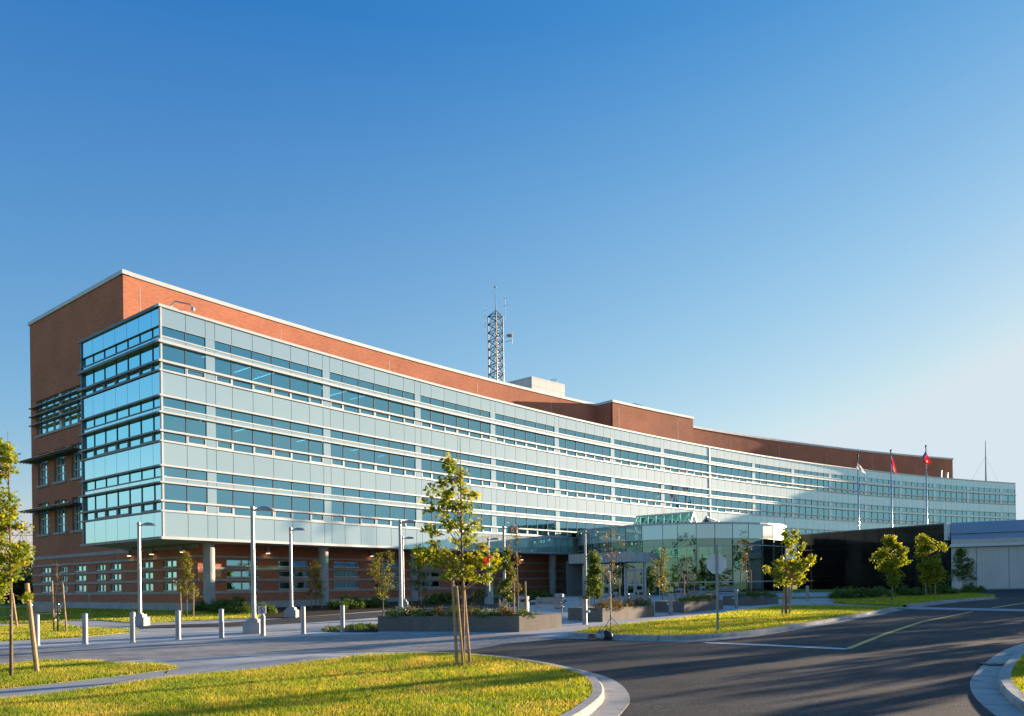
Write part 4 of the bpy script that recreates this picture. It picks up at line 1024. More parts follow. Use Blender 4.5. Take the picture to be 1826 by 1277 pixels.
def tree(name, label, base, height, blobs, mat, leaf=.1, dens=14, trunk_r=.04, stakes=(), group=None, star=False, twig=2, clump=.16, lean=0, trunkmat=None, tie=True):
    """blobs: (dx,dz,r) in metres from the base; depth is made up"""
    X, Y = base; z = gz(X, Y)
    t = thing(name, label, 'tree', (X, Y, z), group); m = MB()
    m.tube([(X, Y, z-.1), (X+.02, Y, z+height*.3), (X+lean*.5, Y+.03, z+height*.6), (X+lean, Y, z+height*.97)], [trunk_r*1.25, trunk_r, trunk_r*.6, trunk_r*.15], 8)
    cs = []; rr = []
    for dx, dz, r in blobs:
        dy = random.uniform(-.55, .55)*max(.3, (1-dz/height)*1.4)*min(1, height*.25)
        c = Vector((X+dx, Y+dy, z+dz)); zb = max(height*.33, dz-abs(dx)*1.0-.25); f_ = zb/height
        st = Vector((X+lean*f_, Y, z+zb)); mid = (st*.5+c*.5)+Vector((0, 0, -.08*abs(dx)))
        m.tube([st, mid, c], [trunk_r*.3, trunk_r*.18, trunk_r*.09], 5, cap=False)
        k = max(3, int((r/clump)**2*3.2))
        for _ in range(k):
            d = Vector((random.gauss(0, 1), random.gauss(0, 1), random.gauss(0, 1))).normalized()*(r*random.random()**.5)
            p = c+d; cs.append(tuple(p)); rr.append(clump*random.uniform(.8, 1.9))
            if twig and random.random() < .5: m.tube([c, p], [trunk_r*.14, trunk_r*.05], 4, cap=False)
    m.build('trunk', trunkmat or M['bark'], t, smooth=True)
    if dens: leaves(cs, leaf, dens, rr, mat, t, star)
    for i, (sx0, sx1, h, r) in enumerate(stakes):    # base dx, top dx, height, radius
        sdy = (.25, -.22, .1)[i % 3]; s_ = MB(); xx = X+sx0; zz = gz(xx, Y+sdy)
        st = tag_stake(xx, Y+sdy, zz, X+sx1, Y+sdy*.8, zz+h, r, label)
    return t
STK = 0
def tag_stake(x0, y0, z0, x1, y1, z1, r, label):
    o = thing('wooden_stake', 'round wooden stake leaning beside the '+label.split(' with')[0][:60], 'stake', (x0, y0, z0), 'wooden tree stakes')
    m = MB(); m.tube([(x0, y0, z0-.1), (x1, y1, z1)], [r, r*.92], 8); m.build('post', M['stake'], o)
    return o
def pxblobs(list_, scale, ox, oy, D, base):
    """photo blobs -> metres from the base"""
    X, Y = base; z = gz(X, Y); out = []
    for x, y, r in list_:
        w_ = W(ox+x/scale, oy+y/scale, D); out.append((w_[0]-X, w_[2]-z, r/scale*D/FPX))
    return out
# main maple on the front lawn
b1 = G(826, 1187, .1); D1 = b1[1]
mb = [(358, 62, 14), (362, 90, 20), (365, 128, 26), (418, 140, 22), (412, 180, 28), (305, 200, 22), (262, 250, 26), (318, 262, 40), (372, 190, 26), (355, 250, 30), (425, 240, 32), (475, 272, 28), (262, 335, 34), (312, 345, 44), (375, 310, 40), (430, 330, 45), (468, 345, 26), (215, 448, 28), (262, 480, 32), (320, 410, 32), (360, 440, 28), (415, 420, 42), (455, 460, 44), (495, 430, 32), (285, 545, 34), (330, 580, 34), (400, 520, 38), (465, 520, 36), (542, 560, 26), (200, 590, 24), (215, 640, 36), (265, 640, 42), (310, 625, 40), (350, 680, 40), (340, 725, 30), (420, 620, 46), (450, 660, 46), (500, 640, 44), (545, 650, 40), (590, 690, 36), (625, 640, 26), (395, 715, 36), (470, 715, 40), (505, 740, 28), (560, 725, 30), (245, 600, 30), (580, 630, 24)]
tree('maple_tree', 'young yellow green maple on the front lawn with one red clump of leaves', b1, 5.0*D1/15.5, pxblobs(mb, 3.192, 690, 800, D1, b1), M['maple'], leaf=.080, dens=22, trunk_r=.03, star=True, clump=.13)
T1 = bpy.context.scene.objects['maple_tree']
rc = W(690+570/3.192, 800+637/3.192, D1-.6); leaves([rc, (rc[0]+.06, rc[1]-.05, rc[2]+.06), (rc[0]-.05, rc[1], rc[2]-.02)], .075, 11, [.085]*3, M['redleaf'], T1, True, name='red_leaves')
def stake_px(xb, yb, xt, yt, dD, r, label, dz=.1):
    X, Y = G(xb, yb, dz); Y += dD; X = up(xb, yb)[0]/FPX*Y; z0 = gz(X, Y)+dz; p = W(xt, yt, Y-dD*.5)
    o = thing('wooden_stake', label, 'stake', (X, Y, z0), 'wooden tree stakes')
    m = MB(); m.tube([(X, Y, z0-.1), p], [r, r*.93], 10); m.build('post', M['stake'], o)
stake_px(815.5, 1189.5, 807, 1035, 0, .033, 'left of the three grey stakes under the maple on the front lawn')
stake_px(826.5, 1189.5, 814, 1045, 0.05, .028, 'middle one of the three grey stakes under the maple on the front lawn')
stake_px(838.5, 1185.5, 826, 1037, 0, .033, 'right of the three grey stakes under the maple on the front lawn')
x, y, z = W(815, 1056, D1); m = MB(); m.tube([(x-.1, y, z), (x+.05, y-.04, z+.02), (x+.12, y+.02, z-.02)], .02, 6); o = m.build('tree_tie', M['greentie'], T1)
# mulch ring
def disc(name, x, y, r, dz, mat):
    pts = [(x+r*cos(t*pi/10)*(1+.15*sin(t*2.3)), y+r*sin(t*pi/10)*(1+.12*cos(t*1.7))) for t in range(20)]
    v = [(a, b, gz(a, b)+dz) for a, b in pts]+[(x, y, gz(x, y)+dz+.03)]
    tag(link(name, v, [(i, (i+1) % 20, 20) for i in range(20)], mat), kind='structure')
disc('mulch_bed', b1[0], b1[1], .42, .125, M['mulch'])
# left foreground maple
b2 = G(20, 1206, .03); D2 = b2[1]
lb = [(20, 85, 28), (60, 90, 30), (75, 125, 20), (20, 165, 30), (-20, 130, 45), (45, 60, 12), (-60, 200, 60), (-40, 60, 60), (-90, 120, 60), (15, 300, 26), (60, 320, 22), (30, 360, 45), (80, 385, 32), (60, 430, 40), (0, 400, 50), (-60, 340, 60), (10, 470, 35), (70, 470, 30), (-40, 460, 60), (20, 560, 36), (70, 560, 34), (120, 570, 30), (140, 610, 24), (90, 620, 45), (40, 640, 50), (110, 670, 34), (-20, 600, 60), (-80, 560, 70), (20, 710, 40), (70, 700, 35), (-30, 700, 50), (45, 760, 26), (80, 790, 28), (100, 830, 20), (60, 820, 30), (-140, 450, 60), (-140, 650, 60), (-20, 760, 30)]
tree('maple_tree', 'yellow green maple cut by the left edge of the photo', b2, 4.6*D2/13.5, pxblobs(lb, 2.9, 0, 780, D2, b2), M['maple'], leaf=.080, dens=26, trunk_r=.03, star=True, clump=.13)
stake_px(67, 1200, 48, 1040, 0, .05, 'thick brown stake leaning on the lawn right of the leftmost maple', .03)
stake_px(31, 1118, 22, 1058, 0, .05, 'short brown stake half behind the leftmost maple trunk', .03)
T2 = [o for o in bpy.data.objects if o.name.startswith('maple_tree')][-1]
x, y, z = W(17, 1092, D2); m = MB(); m.tube([(x-.25, y, z+.02), (x, y-.04, z), (x+.06, y-.03, z+.07)], .012, 5); m.tube([(x-.2, y, z-.06), (x+.05, y-.05, z-.07)], .01, 5); m.build('tree_tie', M['greentie'], T2)

def prof(h0, h1, w, n, rr=.2, shape='oval', gap=0):
    """random blobs filling a crown outline"""
    out = []
    for i in range(n):
        f_ = (i+.5)/n; z = h0+(h1-h0)*f_
        if shape == 'oval': ww = w*sin(pi*min(.97, .12+.86*(1-f_)**.8))**.8
        elif shape == 'column': ww = w*min(1, 1.25*(1-f_)+.15)
        elif shape == 'cone': ww = w*(1-f_)**.8+.04
        else: ww = w*(.5+.5*sin(f_*9))*(1-f_*.6)
        for _ in range(2): out.append((random.uniform(-ww, ww)*.9, z+random.uniform(-.1, .1), rr*random.uniform(.7, 1.2)))
    return out
def T(px, yb, yt, kind, label, w=None, dz=0, stakes=(), nm=None, base=None, crown0=.3):
    b = base or G(px, yb, dz); D = b[1]; z = gz(*b)
    H = W(px, yt, D)[2]-z
    pw = (w or 20)*D/FPX
    sp = dict(green=('cone', M['green'], 34, .095), column=('column', M['olive'], 30, .085), olive=('oval', M['olive'], 15, .085), maple=('oval', M['maple'], 34, .12), sparse=('oval', M['brownleaf'], 4, .09), bare=('column', M['brownleaf'], 1, .05))[kind]
    rr = pw*(.5 if kind not in ('sparse', 'bare') else .35)
    bl = prof(H*crown0, H*.97, pw, 12 if kind != 'bare' else 14, max(.12, rr*.75), sp[0])
    t = tree(nm or ('maple_tree' if kind == 'maple' else 'young_tree'), label, b, H, bl, sp[1], leaf=sp[3], dens=sp[2], trunk_r=.028 if kind != 'maple' else .035, clump=max(.11, .16*D/40) if kind != 'bare' else .2, twig=2)
    for i, (sb, stt, hh) in enumerate(stakes):
        xb, xt = sb*D/FPX, stt*D/FPX; dd = (.25, -.22, .1)[i % 3]
        X, Y = b[0]+xb, b[1]+dd; z0 = gz(X, Y)+dz
        side = ('left', 'right', 'middle')[i % 3]
        o = thing('wooden_stake', side+' stake of the '+' '.join(label.split()[:12]), 'stake', (X, Y, z0), 'wooden tree stakes')
        m = MB(); m.tube([(X, Y, z0-.1), (b[0]+xt, b[1]+dd*.6, z0+hh)], [.035, .033], 8); m.build('post', M['stake'], o)
    return t
T(103, 1127.5, 997, 'bare', 'bare leafless sapling on the left grass strip between two stakes', 12, .03, stakes=((-13, -13, 2.1), (22, 13, 2.1)), crown0=.22)
disc('mulch_bed', *G(103, 1128, .03), .6, .05, M['mulch'])
T(333, 1101, 985, 'column', 'slim yellow green tree before the left building corner', 17, .03, stakes=((-13, -13, 1.7), (15, 15, 1.9)), crown0=.32)
T(563, 1086, 1003, 'column', 'slim green tree left of the second concrete column', 14, 0, stakes=((-9, -8, 1.9), (13, 13, 1.8)), crown0=.25)
T(683, 1101, 980, 'olive', 'airy small tree behind the left end of the long dark planter', 22, 0, crown0=.3)
T(746, 1079, 975, 'green', 'dark green tree just left of the front lawn maple before the brick wall', 14, 0, stakes=((-12, -12, 2.2), (6, 6, 2.2)), crown0=.25)
PLz = .5
def TP(px, yb, yt, kind, label, w, D, stakes=(), crown0=.3):       # rooted in a planter or hidden base at known depth
    u, _ = up(px, yb); X = u/FPX*D; return T(px, yb, yt, kind, label, w, 0, stakes, None, (X, D), crown0)
TP(907, 1090, 978, 'green', 'green tree in the long planter beside the brown sparse one', 17, 29.5, stakes=((-18, -16, 1.1), (10, 9, 1.6)), crown0=.33)
TP(923, 1090, 925, 'sparse', 'tall thin tree with brown leaves in the long dark planter', 18, 28.7, stakes=((-7, -6, 1.7), (16, 14, 1.75)), crown0=.3)
TP(1060, 1085, 985, 'green', 'bright green cone shaped tree in front of the canopy fascia', 20, 37, stakes=((-10, -9, 2.0),), crown0=.25)
TP(1092, 1085, 936, 'sparse', 'tall sparse brown tree in the planter behind the tripod stand', 22, 33.5, stakes=((15, 14, 1.7),), crown0=.38)
TP(1181, 1080, 979, 'olive', 'small green tree in front of the white canopy column', 14, 41, crown0=.3)
TP(1226, 1080, 955, 'bare', 'bare brown tree in the half shaded planter with two stakes', 22, 38.5, stakes=((-4, -4, 1.9), (12, 11, 1.9)), crown0=.3)
TP(1331, 1070, 957, 'sparse', 'sparse tree in the shaded planter right of the octagonal sign', 16, 43.8, stakes=((-9, -8, 2), (8, 7, 2)), crown0=.36)
b3 = G(1402, 1098, .1); D3 = b3[1]
cb = [(430, 150, 26), (415, 190, 34), (470, 240, 45), (540, 150, 32), (550, 210, 34), (560, 290, 50), (610, 330, 40), (500, 310, 45), (440, 270, 35), (490, 400, 40), (550, 420, 38), (420, 470, 34), (310, 540, 26), (350, 570, 32), (400, 520, 40), (470, 520, 45), (540, 520, 45), (600, 530, 45), (660, 560, 45), (700, 510, 40), (740, 470, 26), (765, 530, 30), (720, 570, 36), (640, 610, 45), (580, 610, 45), (510, 620, 45), (205, 605, 24), (255, 640, 32), (290, 690, 36), (330, 740, 38), (390, 790, 34), (450, 650, 38), (430, 720, 34), (490, 760, 36), (590, 765, 30), (660, 670, 34), (570, 690, 32)]
tree('maple_tree', 'wide branching yellow maple on the lawn before the black glass building', b3, 4.6, pxblobs(cb, 7.093, 1340, 930, D3, b3), M['maple'], leaf=.105, dens=30, trunk_r=.035, star=False, clump=.16)
for xb, xt, nm in ((1394, 1400, 'left'), (1400, 1402, 'middle'), (1407, 1413, 'right')):
    stake_px(xb, 1097, xt, 1034, (0, .15, 0)[('left', 'middle', 'right').index(nm)], .04, nm+' one of three stakes under the wide maple on the right lawn')
T(1590, 1071, 958, 'maple', 'maple with sunlit crown left of the other two before the black wall', 25, .1, stakes=((4, 8, 2.4),), crown0=.3)
T(1660, 1064, 958, 'maple', 'maple with only its top sunlit near the black wall corner', 24, .1, stakes=((-6, -5, 2.4), (5, 5, 2.4)), crown0=.28)
T(1717, 1057, 976, 'green', 'dark shaded tree in front of the grey warehouse wall', 22, .1, stakes=((8, 8, 2.2),), crown0=.3)

def shrub(x, y, r, h, mat, label, group, z=None, leaf=.07, n=None, name='shrub'):
    zz = gz(x, y) if z is None else z
    t = thing(name, label, 'shrub', (x, y, zz), group); cs = []; rr = []
    k = max(6, int(14*r/.4))
    for _ in range(k):
        a = random.random()*2*pi; q = r*random.random()**.5*.85; hh = h*(1-(q/r)**2)*random.uniform(.35, 1)
        cs.append((x+q*cos(a), y+q*sin(a), zz+hh)); rr.append(random.uniform(.14, .24)*max(.8, r/.5)*.8)
    m = MB()
    for c in cs[:8]: m.tube([(x, y, zz-.05), c], [.015, .006], 4, cap=False)
    m.build('stem', M['bark'], t); leaves(cs, leaf, n or 34, rr, mat, t, name='foliage', up_bias=.5)
# low planting in the planters
fr = [('front left', .2), ('middle', .5), ('right', .8)]
pn = ['long dark planter', 'planter behind the tripod stand', 'half shaded planter', 'fully shaded planter']
for pi_, (pts, z) in enumerate(PLS):
    nn = (12, 6, 5, 5)[pi_]
    for i in range(nn):
        f_ = (i+.5)/nn
        if pi_ == 0:
            a, b = pts[0], pts[1]; tx_ = a[0]+(b[0]-a[0])*(.04+.92*f_); ty_ = a[1]+(b[1]-a[1])*(.04+.92*f_); dd = .55+.35*(i % 2); tx_ += (pts[2][0]-pts[1][0])*.24*dd*1.4; ty_ += (pts[2][1]-pts[1][1])*.24*dd*1.4
        else:
            a, b = pts[1], pts[2]; tx_ = a[0]+(b[0]-a[0])*(.06+.88*f_); ty_ = a[1]+(b[1]-a[1])*(.06+.88*f_); q = .5; tx_ += (pts[0][0]-pts[1][0])*.22; ty_ += (pts[0][1]-pts[1][1])*.22
        dry = (i % 3 == 1) or (pi_ == 1 and i in (0, 2, 3)); 
        shrub(tx_, ty_, random.uniform(.5, .72), random.uniform(.32, .46) if not dry else random.uniform(.36, .52), M['dryshrub'] if dry else M['shrub'], ('dry tan' if dry else 'low green')+' shrub in the '+pn[pi_], 'low shrubs in the '+pn[pi_], z=z, leaf=.055, n=60)
# planting bed along the brick wall
sheet('mulch_bed', [(456, 1103), (476, 1094), (400, 1089.5), (353, 1090.5), (700, 1073.5), (870, 1066), (985, 1063), (985, 1067), (870, 1077.5), (720, 1085.5), (640, 1091.5), (560, 1097.5), (520, 1101.5)], M['mulch'], .03)
xs_ = [365, 385, 405, 425, 445, 470, 600, 618, 635, 655, 672, 768, 785, 800, 855, 950, 970]
for i, px in enumerate(xs_):
    yb = np.interp(px, [350, 470, 600, 700, 800, 900, 980], [1091, 1096, 1088, 1082, 1076, 1070, 1066.5])
    x, y = G(px, yb); shrub(x, y, random.uniform(.7, 1.0), random.uniform(.6, 1.0), M['shrub'], 'dark green bush in the bed along the brick wall', 'bushes along the brick wall', leaf=.09, n=90)
x, y = G(625, 1121)
sheet('mulch_bed', [(577, 1126), (615, 1120), (650, 1116), (674, 1113.5), (674, 1127)], M['mulch'], .03)
for i, (px, yb) in enumerate([(592, 1125), (610, 1122.5), (628, 1121), (646, 1119.5), (662, 1120), (640, 1124), (665, 1125)]):
    x, y = G(px, yb); shrub(x, y, .42, .16, M['shrub'], 'low creeping green plant left of the long dark planter', 'creeping plants left of the long planter', leaf=.05, n=60)
for i, px in enumerate([1500, 1520, 1545, 1568, 1612, 1628, 1675, 1690, 1735]):
    x, y = G(px, 1068.5-(px-1500)*.045, .1); shrub(x, y, .9, .7, M['shrub'], 'dark shaded bush at the foot of the black glass wall', 'bushes before the black glass wall', z=gz(x, y)+.1, leaf=.11, n=50)
for px, py in ((845, 1072), (858, 1071)):
    x, y = G(px, py+7); shrub(x, y, .5, 1.0, M['dryshrub'], 'loose brownish shrub behind the maple by the brick wall', 'loose shrubs by the brick wall', leaf=.07, n=14)
# far trees on the left
far = [(-30, 1000, 120, 11), (10, 985, 105, 10), (38, 1010, 95, 7), (60, 1015, 110, 5), (-90, 990, 130, 12), (25, 1030, 80, 3.5)]
for i, (px, yt, D, r) in enumerate(far):
    u, v = up(px, yt); X = u/FPX*D; z = gz(X, D); H = EYE+v*D/FPX-z
    t = thing('far_tree', ('dark tree far behind the left maple', 'dark tree left of the brick wall end', 'low dark tree against the brick wall end', 'dark tree partly hidden by the brick wall', 'dark tree beyond the left edge', 'dark bush at the foot of the brick wall end')[i], 'tree', (X, D, z))
    m = MB(); m.tube([(X, D, z), (X, D, z+H*.6)], [.25, .1], 8); m.build('trunk', M['bark'], t)
    cs = []; rr = []
    for _ in range(60):
        d = Vector((random.gauss(0, 1), random.gauss(0, 1), random.gauss(0, 1))).normalized()*random.random()**.4
        cs.append((X+d.x*r*.5, D+d.y*r*.5, z+H*.55+d.z*H*.45)); rr.append(r*.13+.3)
    leaves(cs, .35, 60, rr, M['farleaf'], t)
# distant pylon
u, v = up(42, 935); D = 420; X = u/FPX*D; zt = EYE+v*D/FPX; t = thing('power_pylon', 'distant lattice power pylon at the left horizon', 'pylon', (X, D, 1.2))
m = MB()
for sx0 in (-1, 1):
    for sy0 in (-1, 1): m.tube([(X+sx0*5, D+sy0*3, 1.2), (X+sx0*1.6, D+sy0*1, zt*.62), (X+sx0*.8, D+sy0*.5, zt)], .16, 4)
for i in range(9):
    f0, f1 = i/9, (i+1)/9; w0, w1 = 5-4.2*f0**.7, 5-4.2*f1**.7
    m.tube([(X-w0, D-2, 1.2+(zt-1.2)*f0), (X+w1, D-2, 1.2+(zt-1.2)*f1)], .11, 4); m.tube([(X+w0, D-2, 1.2+(zt-1.2)*f0), (X-w1, D-2, 1.2+(zt-1.2)*f1)], .11, 4)
m.build('mast', M['greymetal'], t)
m = MB()
for f0, w_ in ((.72, 9), (.84, 7), (.96, 5)):
    m.tube([(X-w_, D, zt*f0), (X+w_, D, zt*f0)], .14, 4); m.tube([(X-w_, D, zt*f0), (X, D, zt*f0+1.6), (X+w_, D, zt*f0)], .1, 4)
m.build('cross_arm', M['greymetal'], t)

# ------------------------------------------------------------------ street furniture
def mk_lamp():
    t = thing('street_lamp', '', 'street lamp', (0, 0, 0), 'pole lamps in the plaza')
    m = MB(); m.box((0, 0, .22), (.62, .62, .44)); m.box((0, 0, .50), (.46, .46, .14), taper=.9); m.build('base', M['concrete'], t)
    m = MB(); m.box((0, 0, .60), (.24, .24, .05)); m.tube([(0, 0, .55), (0, 0, 4.72)], [.085, .07], 10); m.lathe((0, 0, 4.68), [(.085, 0), (.085, .1), (.02, .13)], 10); m.build('pole', M['galv'], t)
    m = MB(); m.tube([(.05, 0, 4.62), (.2, -.01, 4.66), (.32, -.02, 4.66)], .03, 6)
    n = len(m.v); prof_ = [(.14, .04, .03), (.24, .13, .09), (.42, .19, .13), (.62, .18, .11), (.78, .12, .06), (.83, .02, .01)]
    for x, w_, h in prof_:
        for k in range(10):
            a = 2*pi*k/10; m.v.append((x, -.02+w_*cos(a), 4.66+max(-.018, h*sin(a))))
    for i in range(len(prof_)-1):
        for k in range(10):
            A_ = n+i*10+k; B_ = n+i*10+(k+1) % 10; m.f.append((A_, B_, B_+10, A_+10)); m.mi.append(0); m.uv += [(0, 0)]*4
    m.build('lamp_head', M['greymetal'], t, smooth=True)
    return t
lamp0 = mk_lamp()
LP = [(G(250, 1116.5), 'street lamp before the left corner of the glass box'), (G(453, 1129.5), 'nearest and tallest looking lamp behind the small prohibition sign'), (G(520, 1101.5), 'smaller lamp behind the bollards right of the nearest one'), (Dh(713, 925, 4.82), 'lamp behind the left end of the long planter'), (G(719.5, 1084), 'farther lamp almost hidden behind the planter lamp'), (Dh(870.5, 958, 4.8), 'far lamp between the maple and the brown sparse tree'), (Dh(898, 937, 4.8), 'lamp rising behind the green tree of the long planter'), (Dh(1043, 945, 4.8), 'rightmost lamp left of the bright green cone tree')]
for i, ((x, y), lb) in enumerate(LP):
    if i == 0: lamp0.location = (x, y, gz(x, y)-.03); lamp0['label'] = lb
    else: dup(lamp0, (x, y, gz(x, y)-.03), lb)
def mk_bollard(h=1.0, r=.085):
    t = thing('bollard', '', 'bollard', (0, 0, 0), 'grey bollards along the lane')
    m = MB(); m.lathe((0, 0, 0), [(r+.01, -.05), (r+.01, .03), (r, .04), (r, h-.03)], 16); m.build('post', M['galv'], t, smooth=False)
    m = MB(); m.lathe((0, 0, h-.03), [(r+.006, 0), (r+.006, .015), (r*.8, .04), (r*.4, .05), (.001, .052)], 16); m.build('cap', M['galv'], t)
    return t
bol0 = mk_bollard()
BP = [(66, 1151, 'leftmost bollard, right behind the leaning stake'), (152, 1149, 'bollard between the bare sapling and the left lamp'), (237, 1145.5, 'bollard just left of the left lamp'), (318, 1140.9, 'bollard halfway between the left and the nearest lamp'), (395, 1137.6, 'bollard left of the nearest lamp'), (541, 1130.8, 'bollard beside the smaller lamp right of the sign'), (611, 1127.5, 'bollard next to the creeping plants and planter')]
for i, (px, py, lb) in enumerate(BP):
    x, y = G(px, py)
    if i == 0: bol0.location = (x, y, gz(x, y)); bol0['label'] = lb
    else: dup(bol0, (x, y, gz(x, y)), lb)
# bollard lights with side globe
def mk_lb():
    t = thing('light_bollard', '', 'bollard light', (0, 0, 0), 'bollards with a side globe')
    m = MB(); m.lathe((0, 0, 0), [(.1, -.05), (.1, 0.98)], 16); m.lathe((0, 0, .98), [(.105, 0), (.105, .02), (.001, .025)], 16); m.build('post', M['galv'], t)
    m = MB(); m.tube([(.09, 0, .52), (.12, 0, .52)], .03, 8); m.build('bracket', M['galv'], t)
    m = MB(); m.sphere((.15, -.02, .52), .055, 8); m.build('globe', M['signwhite'], t, smooth=True)
    return t
lb0 = mk_lb()
for i, (px, py, rz, lb) in enumerate([(1043, 1114, 0, 'globe bollard left of the tripod stand'), (1196, 1096.7, 2.4, 'globe bollard between the two right planters and the tripod'), (1313, 1084, 2.6, 'globe bollard in front of the fully shaded planter'), (1406, 1076, 0, 'globe bollard behind the stakes of the wide maple'), (1440, 1073, 0, 'globe bollard standing alone before the black glass wall')]):
    x, y = G(px, py)
    if i == 0: lb0.location = (x, y, gz(x, y)); lb0['label'] = lb
    else: dup(lb0, (x, y, gz(x, y)), lb, rz=rz)
# bollard with sign
x, y = G(469, 1134); z = gz(x, y); t = thing('prohibition_sign', 'short post with a small square white sign showing a red slashed ring', 'sign', (x, y, z))
m = MB(); m.lathe((x, y, z), [(.085, -.05), (.085, .72), (.06, .74), (.03, .95)], 16); m.build('post', M['galv'], t)
m = MB(); m.box((x, y-.09, z+.93), (.30, .02, .30)); m.build('sign_plate', M['signwhite'], t)
m = MB()
for k in range(20):
    a, b = 2*pi*k/20, 2*pi*(k+1)/20
    for r0, r1 in ((.085, .108),):
        m.quad((x+r0*cos(a), y-.104, z+.93+r0*sin(a)), (x+r0*cos(b), y-.104, z+.93+r0*sin(b)), (x+r1*cos(b), y-.104, z+.93+r1*sin(b)), (x+r1*cos(a), y-.104, z+.93+r1*sin(a)))
m.quad((x-.075, y-.106, z+.99), (x-.06, y-.106, z+1.005), (x+.075, y-.106, z+.87), (x+.06, y-.106, z+.855)); m.build('ring_mark', M['red'], t)
m = MB(); m.box((x, y-.102, z+.92), (.03, .004, .1)); m.box((x, y-.102, z+.985), (.03, .004, .025)); m.box((x+.02, y-.102, z+.93), (.05, .004, .018), 0); m.box((x-.015, y-.102, z+.865), (.05, .004, .018)); m.build('symbol', M['black'], t)
m = MB()
for a, b, c, d in ((0, .145, .3, .008), (0, -.145, .3, .008)): m.box((x+a, y-.102, z+.93+b), (c, .004, d))
for s_ in (-1, 1): m.box((x+s_*.146, y-.102, z+.93), (.008, .004, .28))
m.build('border', M['black'], t)
# octagonal sign seen from behind
x, y = G(1280, 1127.5, .1); z = gz(x, y)+.1; D = y; t = thing('octagonal_sign', 'back of an octagonal traffic sign on a galvanised pole in the lawn', 'sign', (x, y, z))
ztp = W(1276.5, 970, D)[2]; zc = W(1279, 1005.5, D)[2]; R_ = 19.2*D/FPX
m = MB(); m.box((x, y, (z+ztp)/2), (.06, .035, ztp-z)); m.build('pole', M['galv'], t)
m = MB(); P_ = [(x+R_*cos(pi/8+k*pi/4)-.0, zc+R_*sin(pi/8+k*pi/4)) for k in range(8)]; m.poly([(a, y+.03, b) for a, b in P_]); m.poly([(a, y+.036, b) for a, b in P_][::-1])
for k in range(8):
    a, b = P_[k], P_[(k+1) % 8]; m.quad((a[0], y+.03, a[1]), (a[0], y+.036, a[1]), (b[0], y+.036, b[1]), (b[0], y+.03, b[1]))
m.build('sign_plate', M['signback'], t)
m = MB(); m.box((x, y-.02, zc-.3), (.1, .02, .05)); m.box((x, y-.02, zc+.3), (.1, .02, .05)); m.build('bracket', M['galv'], t)
# thin post before the end wall
x, y = G(160, 1099); z = gz(x, y); t = thing('marker_post', 'thin metal post on the grass before the brick end wall', 'post', (x, y, z)); m = MB(); m.tube([(x, y, z), (x-.02, y, z+1.35)], .02, 6); m.build('pole', M['galv'], t); m = MB(); m.box((x-.02, y-.02, z+1.3), (.08, .02, .12)); m.build('plate', M['galv'], t)
# benches
def mk_bench(x, y, rz, wid, label):
    z = gz(x, y); t = thing('park_bench', label, 'bench', (x, y, z), 'slatted benches between the planters'); t.rotation_euler = (0, 0, rz)
    def B(nm, mat, boxes):
        m = MB()
        for c, s_ in boxes: m.box(c, s_)
        o = link(nm, m.v, m.f, mat, t, m.uv); return o
    B('seat', M['wood'], [((0, -.2+.11*i, .44), (wid, .09, .035)) for i in range(4)])
    B('backrest', M['wood'], [((0, .24+.03*i, .58+.13*i), (wid, .03, .11)) for i in range(3)])
    for s_ in (-1, 1):
        m = MB(); xx = s_*(wid/2-.12); m.tube([(xx, -.26, 0), (xx, -.22, .42), (xx, .2, .42), (xx, .34, .95)], .025, 6); m.tube([(xx, .2, .42), (xx, .34, 0)], .025, 6); m.tube([(xx, -.22, .42), (xx, -.2, .64), (xx, .26, .66)], .02, 6)
        link('leg', m.v, m.f, M['galv'], t, m.uv)
x, y = G(980, 1099); mk_bench(x, y+.5, pi-.25+pi, 1.45, 'slatted bench between the long planter and the next one')
x, y = Dh(1142, 1064, .80); mk_bench(x, y, .05, 1.3, 'slatted bench behind the planter of the tripod stand')
x, y = Dh(1255, 1056, .80); mk_bench(x, y, .05, 1.8, 'slatted bench behind the half shaded planter')
x, y = G(78, 1109); mk_bench(x, y, .3, 1.5, 'grey bench far left behind the bare sapling')
x, y = G(1306, 1067); mk_bench(x, y+1, .0, 1.8, 'low bench before the pavilion glass right of the sign')
# litter bins
def mk_bin():
    t = thing('litter_bin', '', 'litter bin', (0, 0, 0), 'round metal litter bins')
    m = MB(); m.lathe((0, 0, 0), [(.26, .02), (.28, .05), (.28, .56)], 20); m.build('body', M['galv'], t)
    m = MB(); m.lathe((0, 0, 0), [(.24, .56), (.24, .72)], 20); m.build('opening', M['black'], t)
    m = MB(); m.lathe((0, 0, 0), [(.28, .72), (.285, .86), (.2, .9), (.001, .9)], 20); m.build('lid', M['galv'], t)
    m = MB()
    for k in range(4):
        a = k*pi/2+.6; m.box((.262*cos(a), .262*sin(a), .64), (.1, .02, .17), a+pi/2)
    m.build('lid_support', M['galv'], t)
    return t
bin0 = mk_bin()
for i, (px, yt, lb) in enumerate([(934, 1062.5, 'litter bin nearest, between the long planter stakes and the bench'), (997, 1058.5, 'litter bin behind the first bench near the concrete column'), (1094, 1055.5, 'litter bin partly hidden by the tripod stand pole'), (1140, 1051.5, 'litter bin in front of the entrance doors'), (1211, 1048.5, 'litter bin left of the bare tree in the half shaded planter'), (1252, 1045.5, 'litter bin against the pavilion glass right of the bare tree')]):
    x, y = Dh(px, yt, .9)
    if i == 0: bin0.location = (x, y, gz(x, y)); bin0['label'] = lb
    else: dup(bin0, (x, y, gz(x, y)), lb, rz=i*.7)
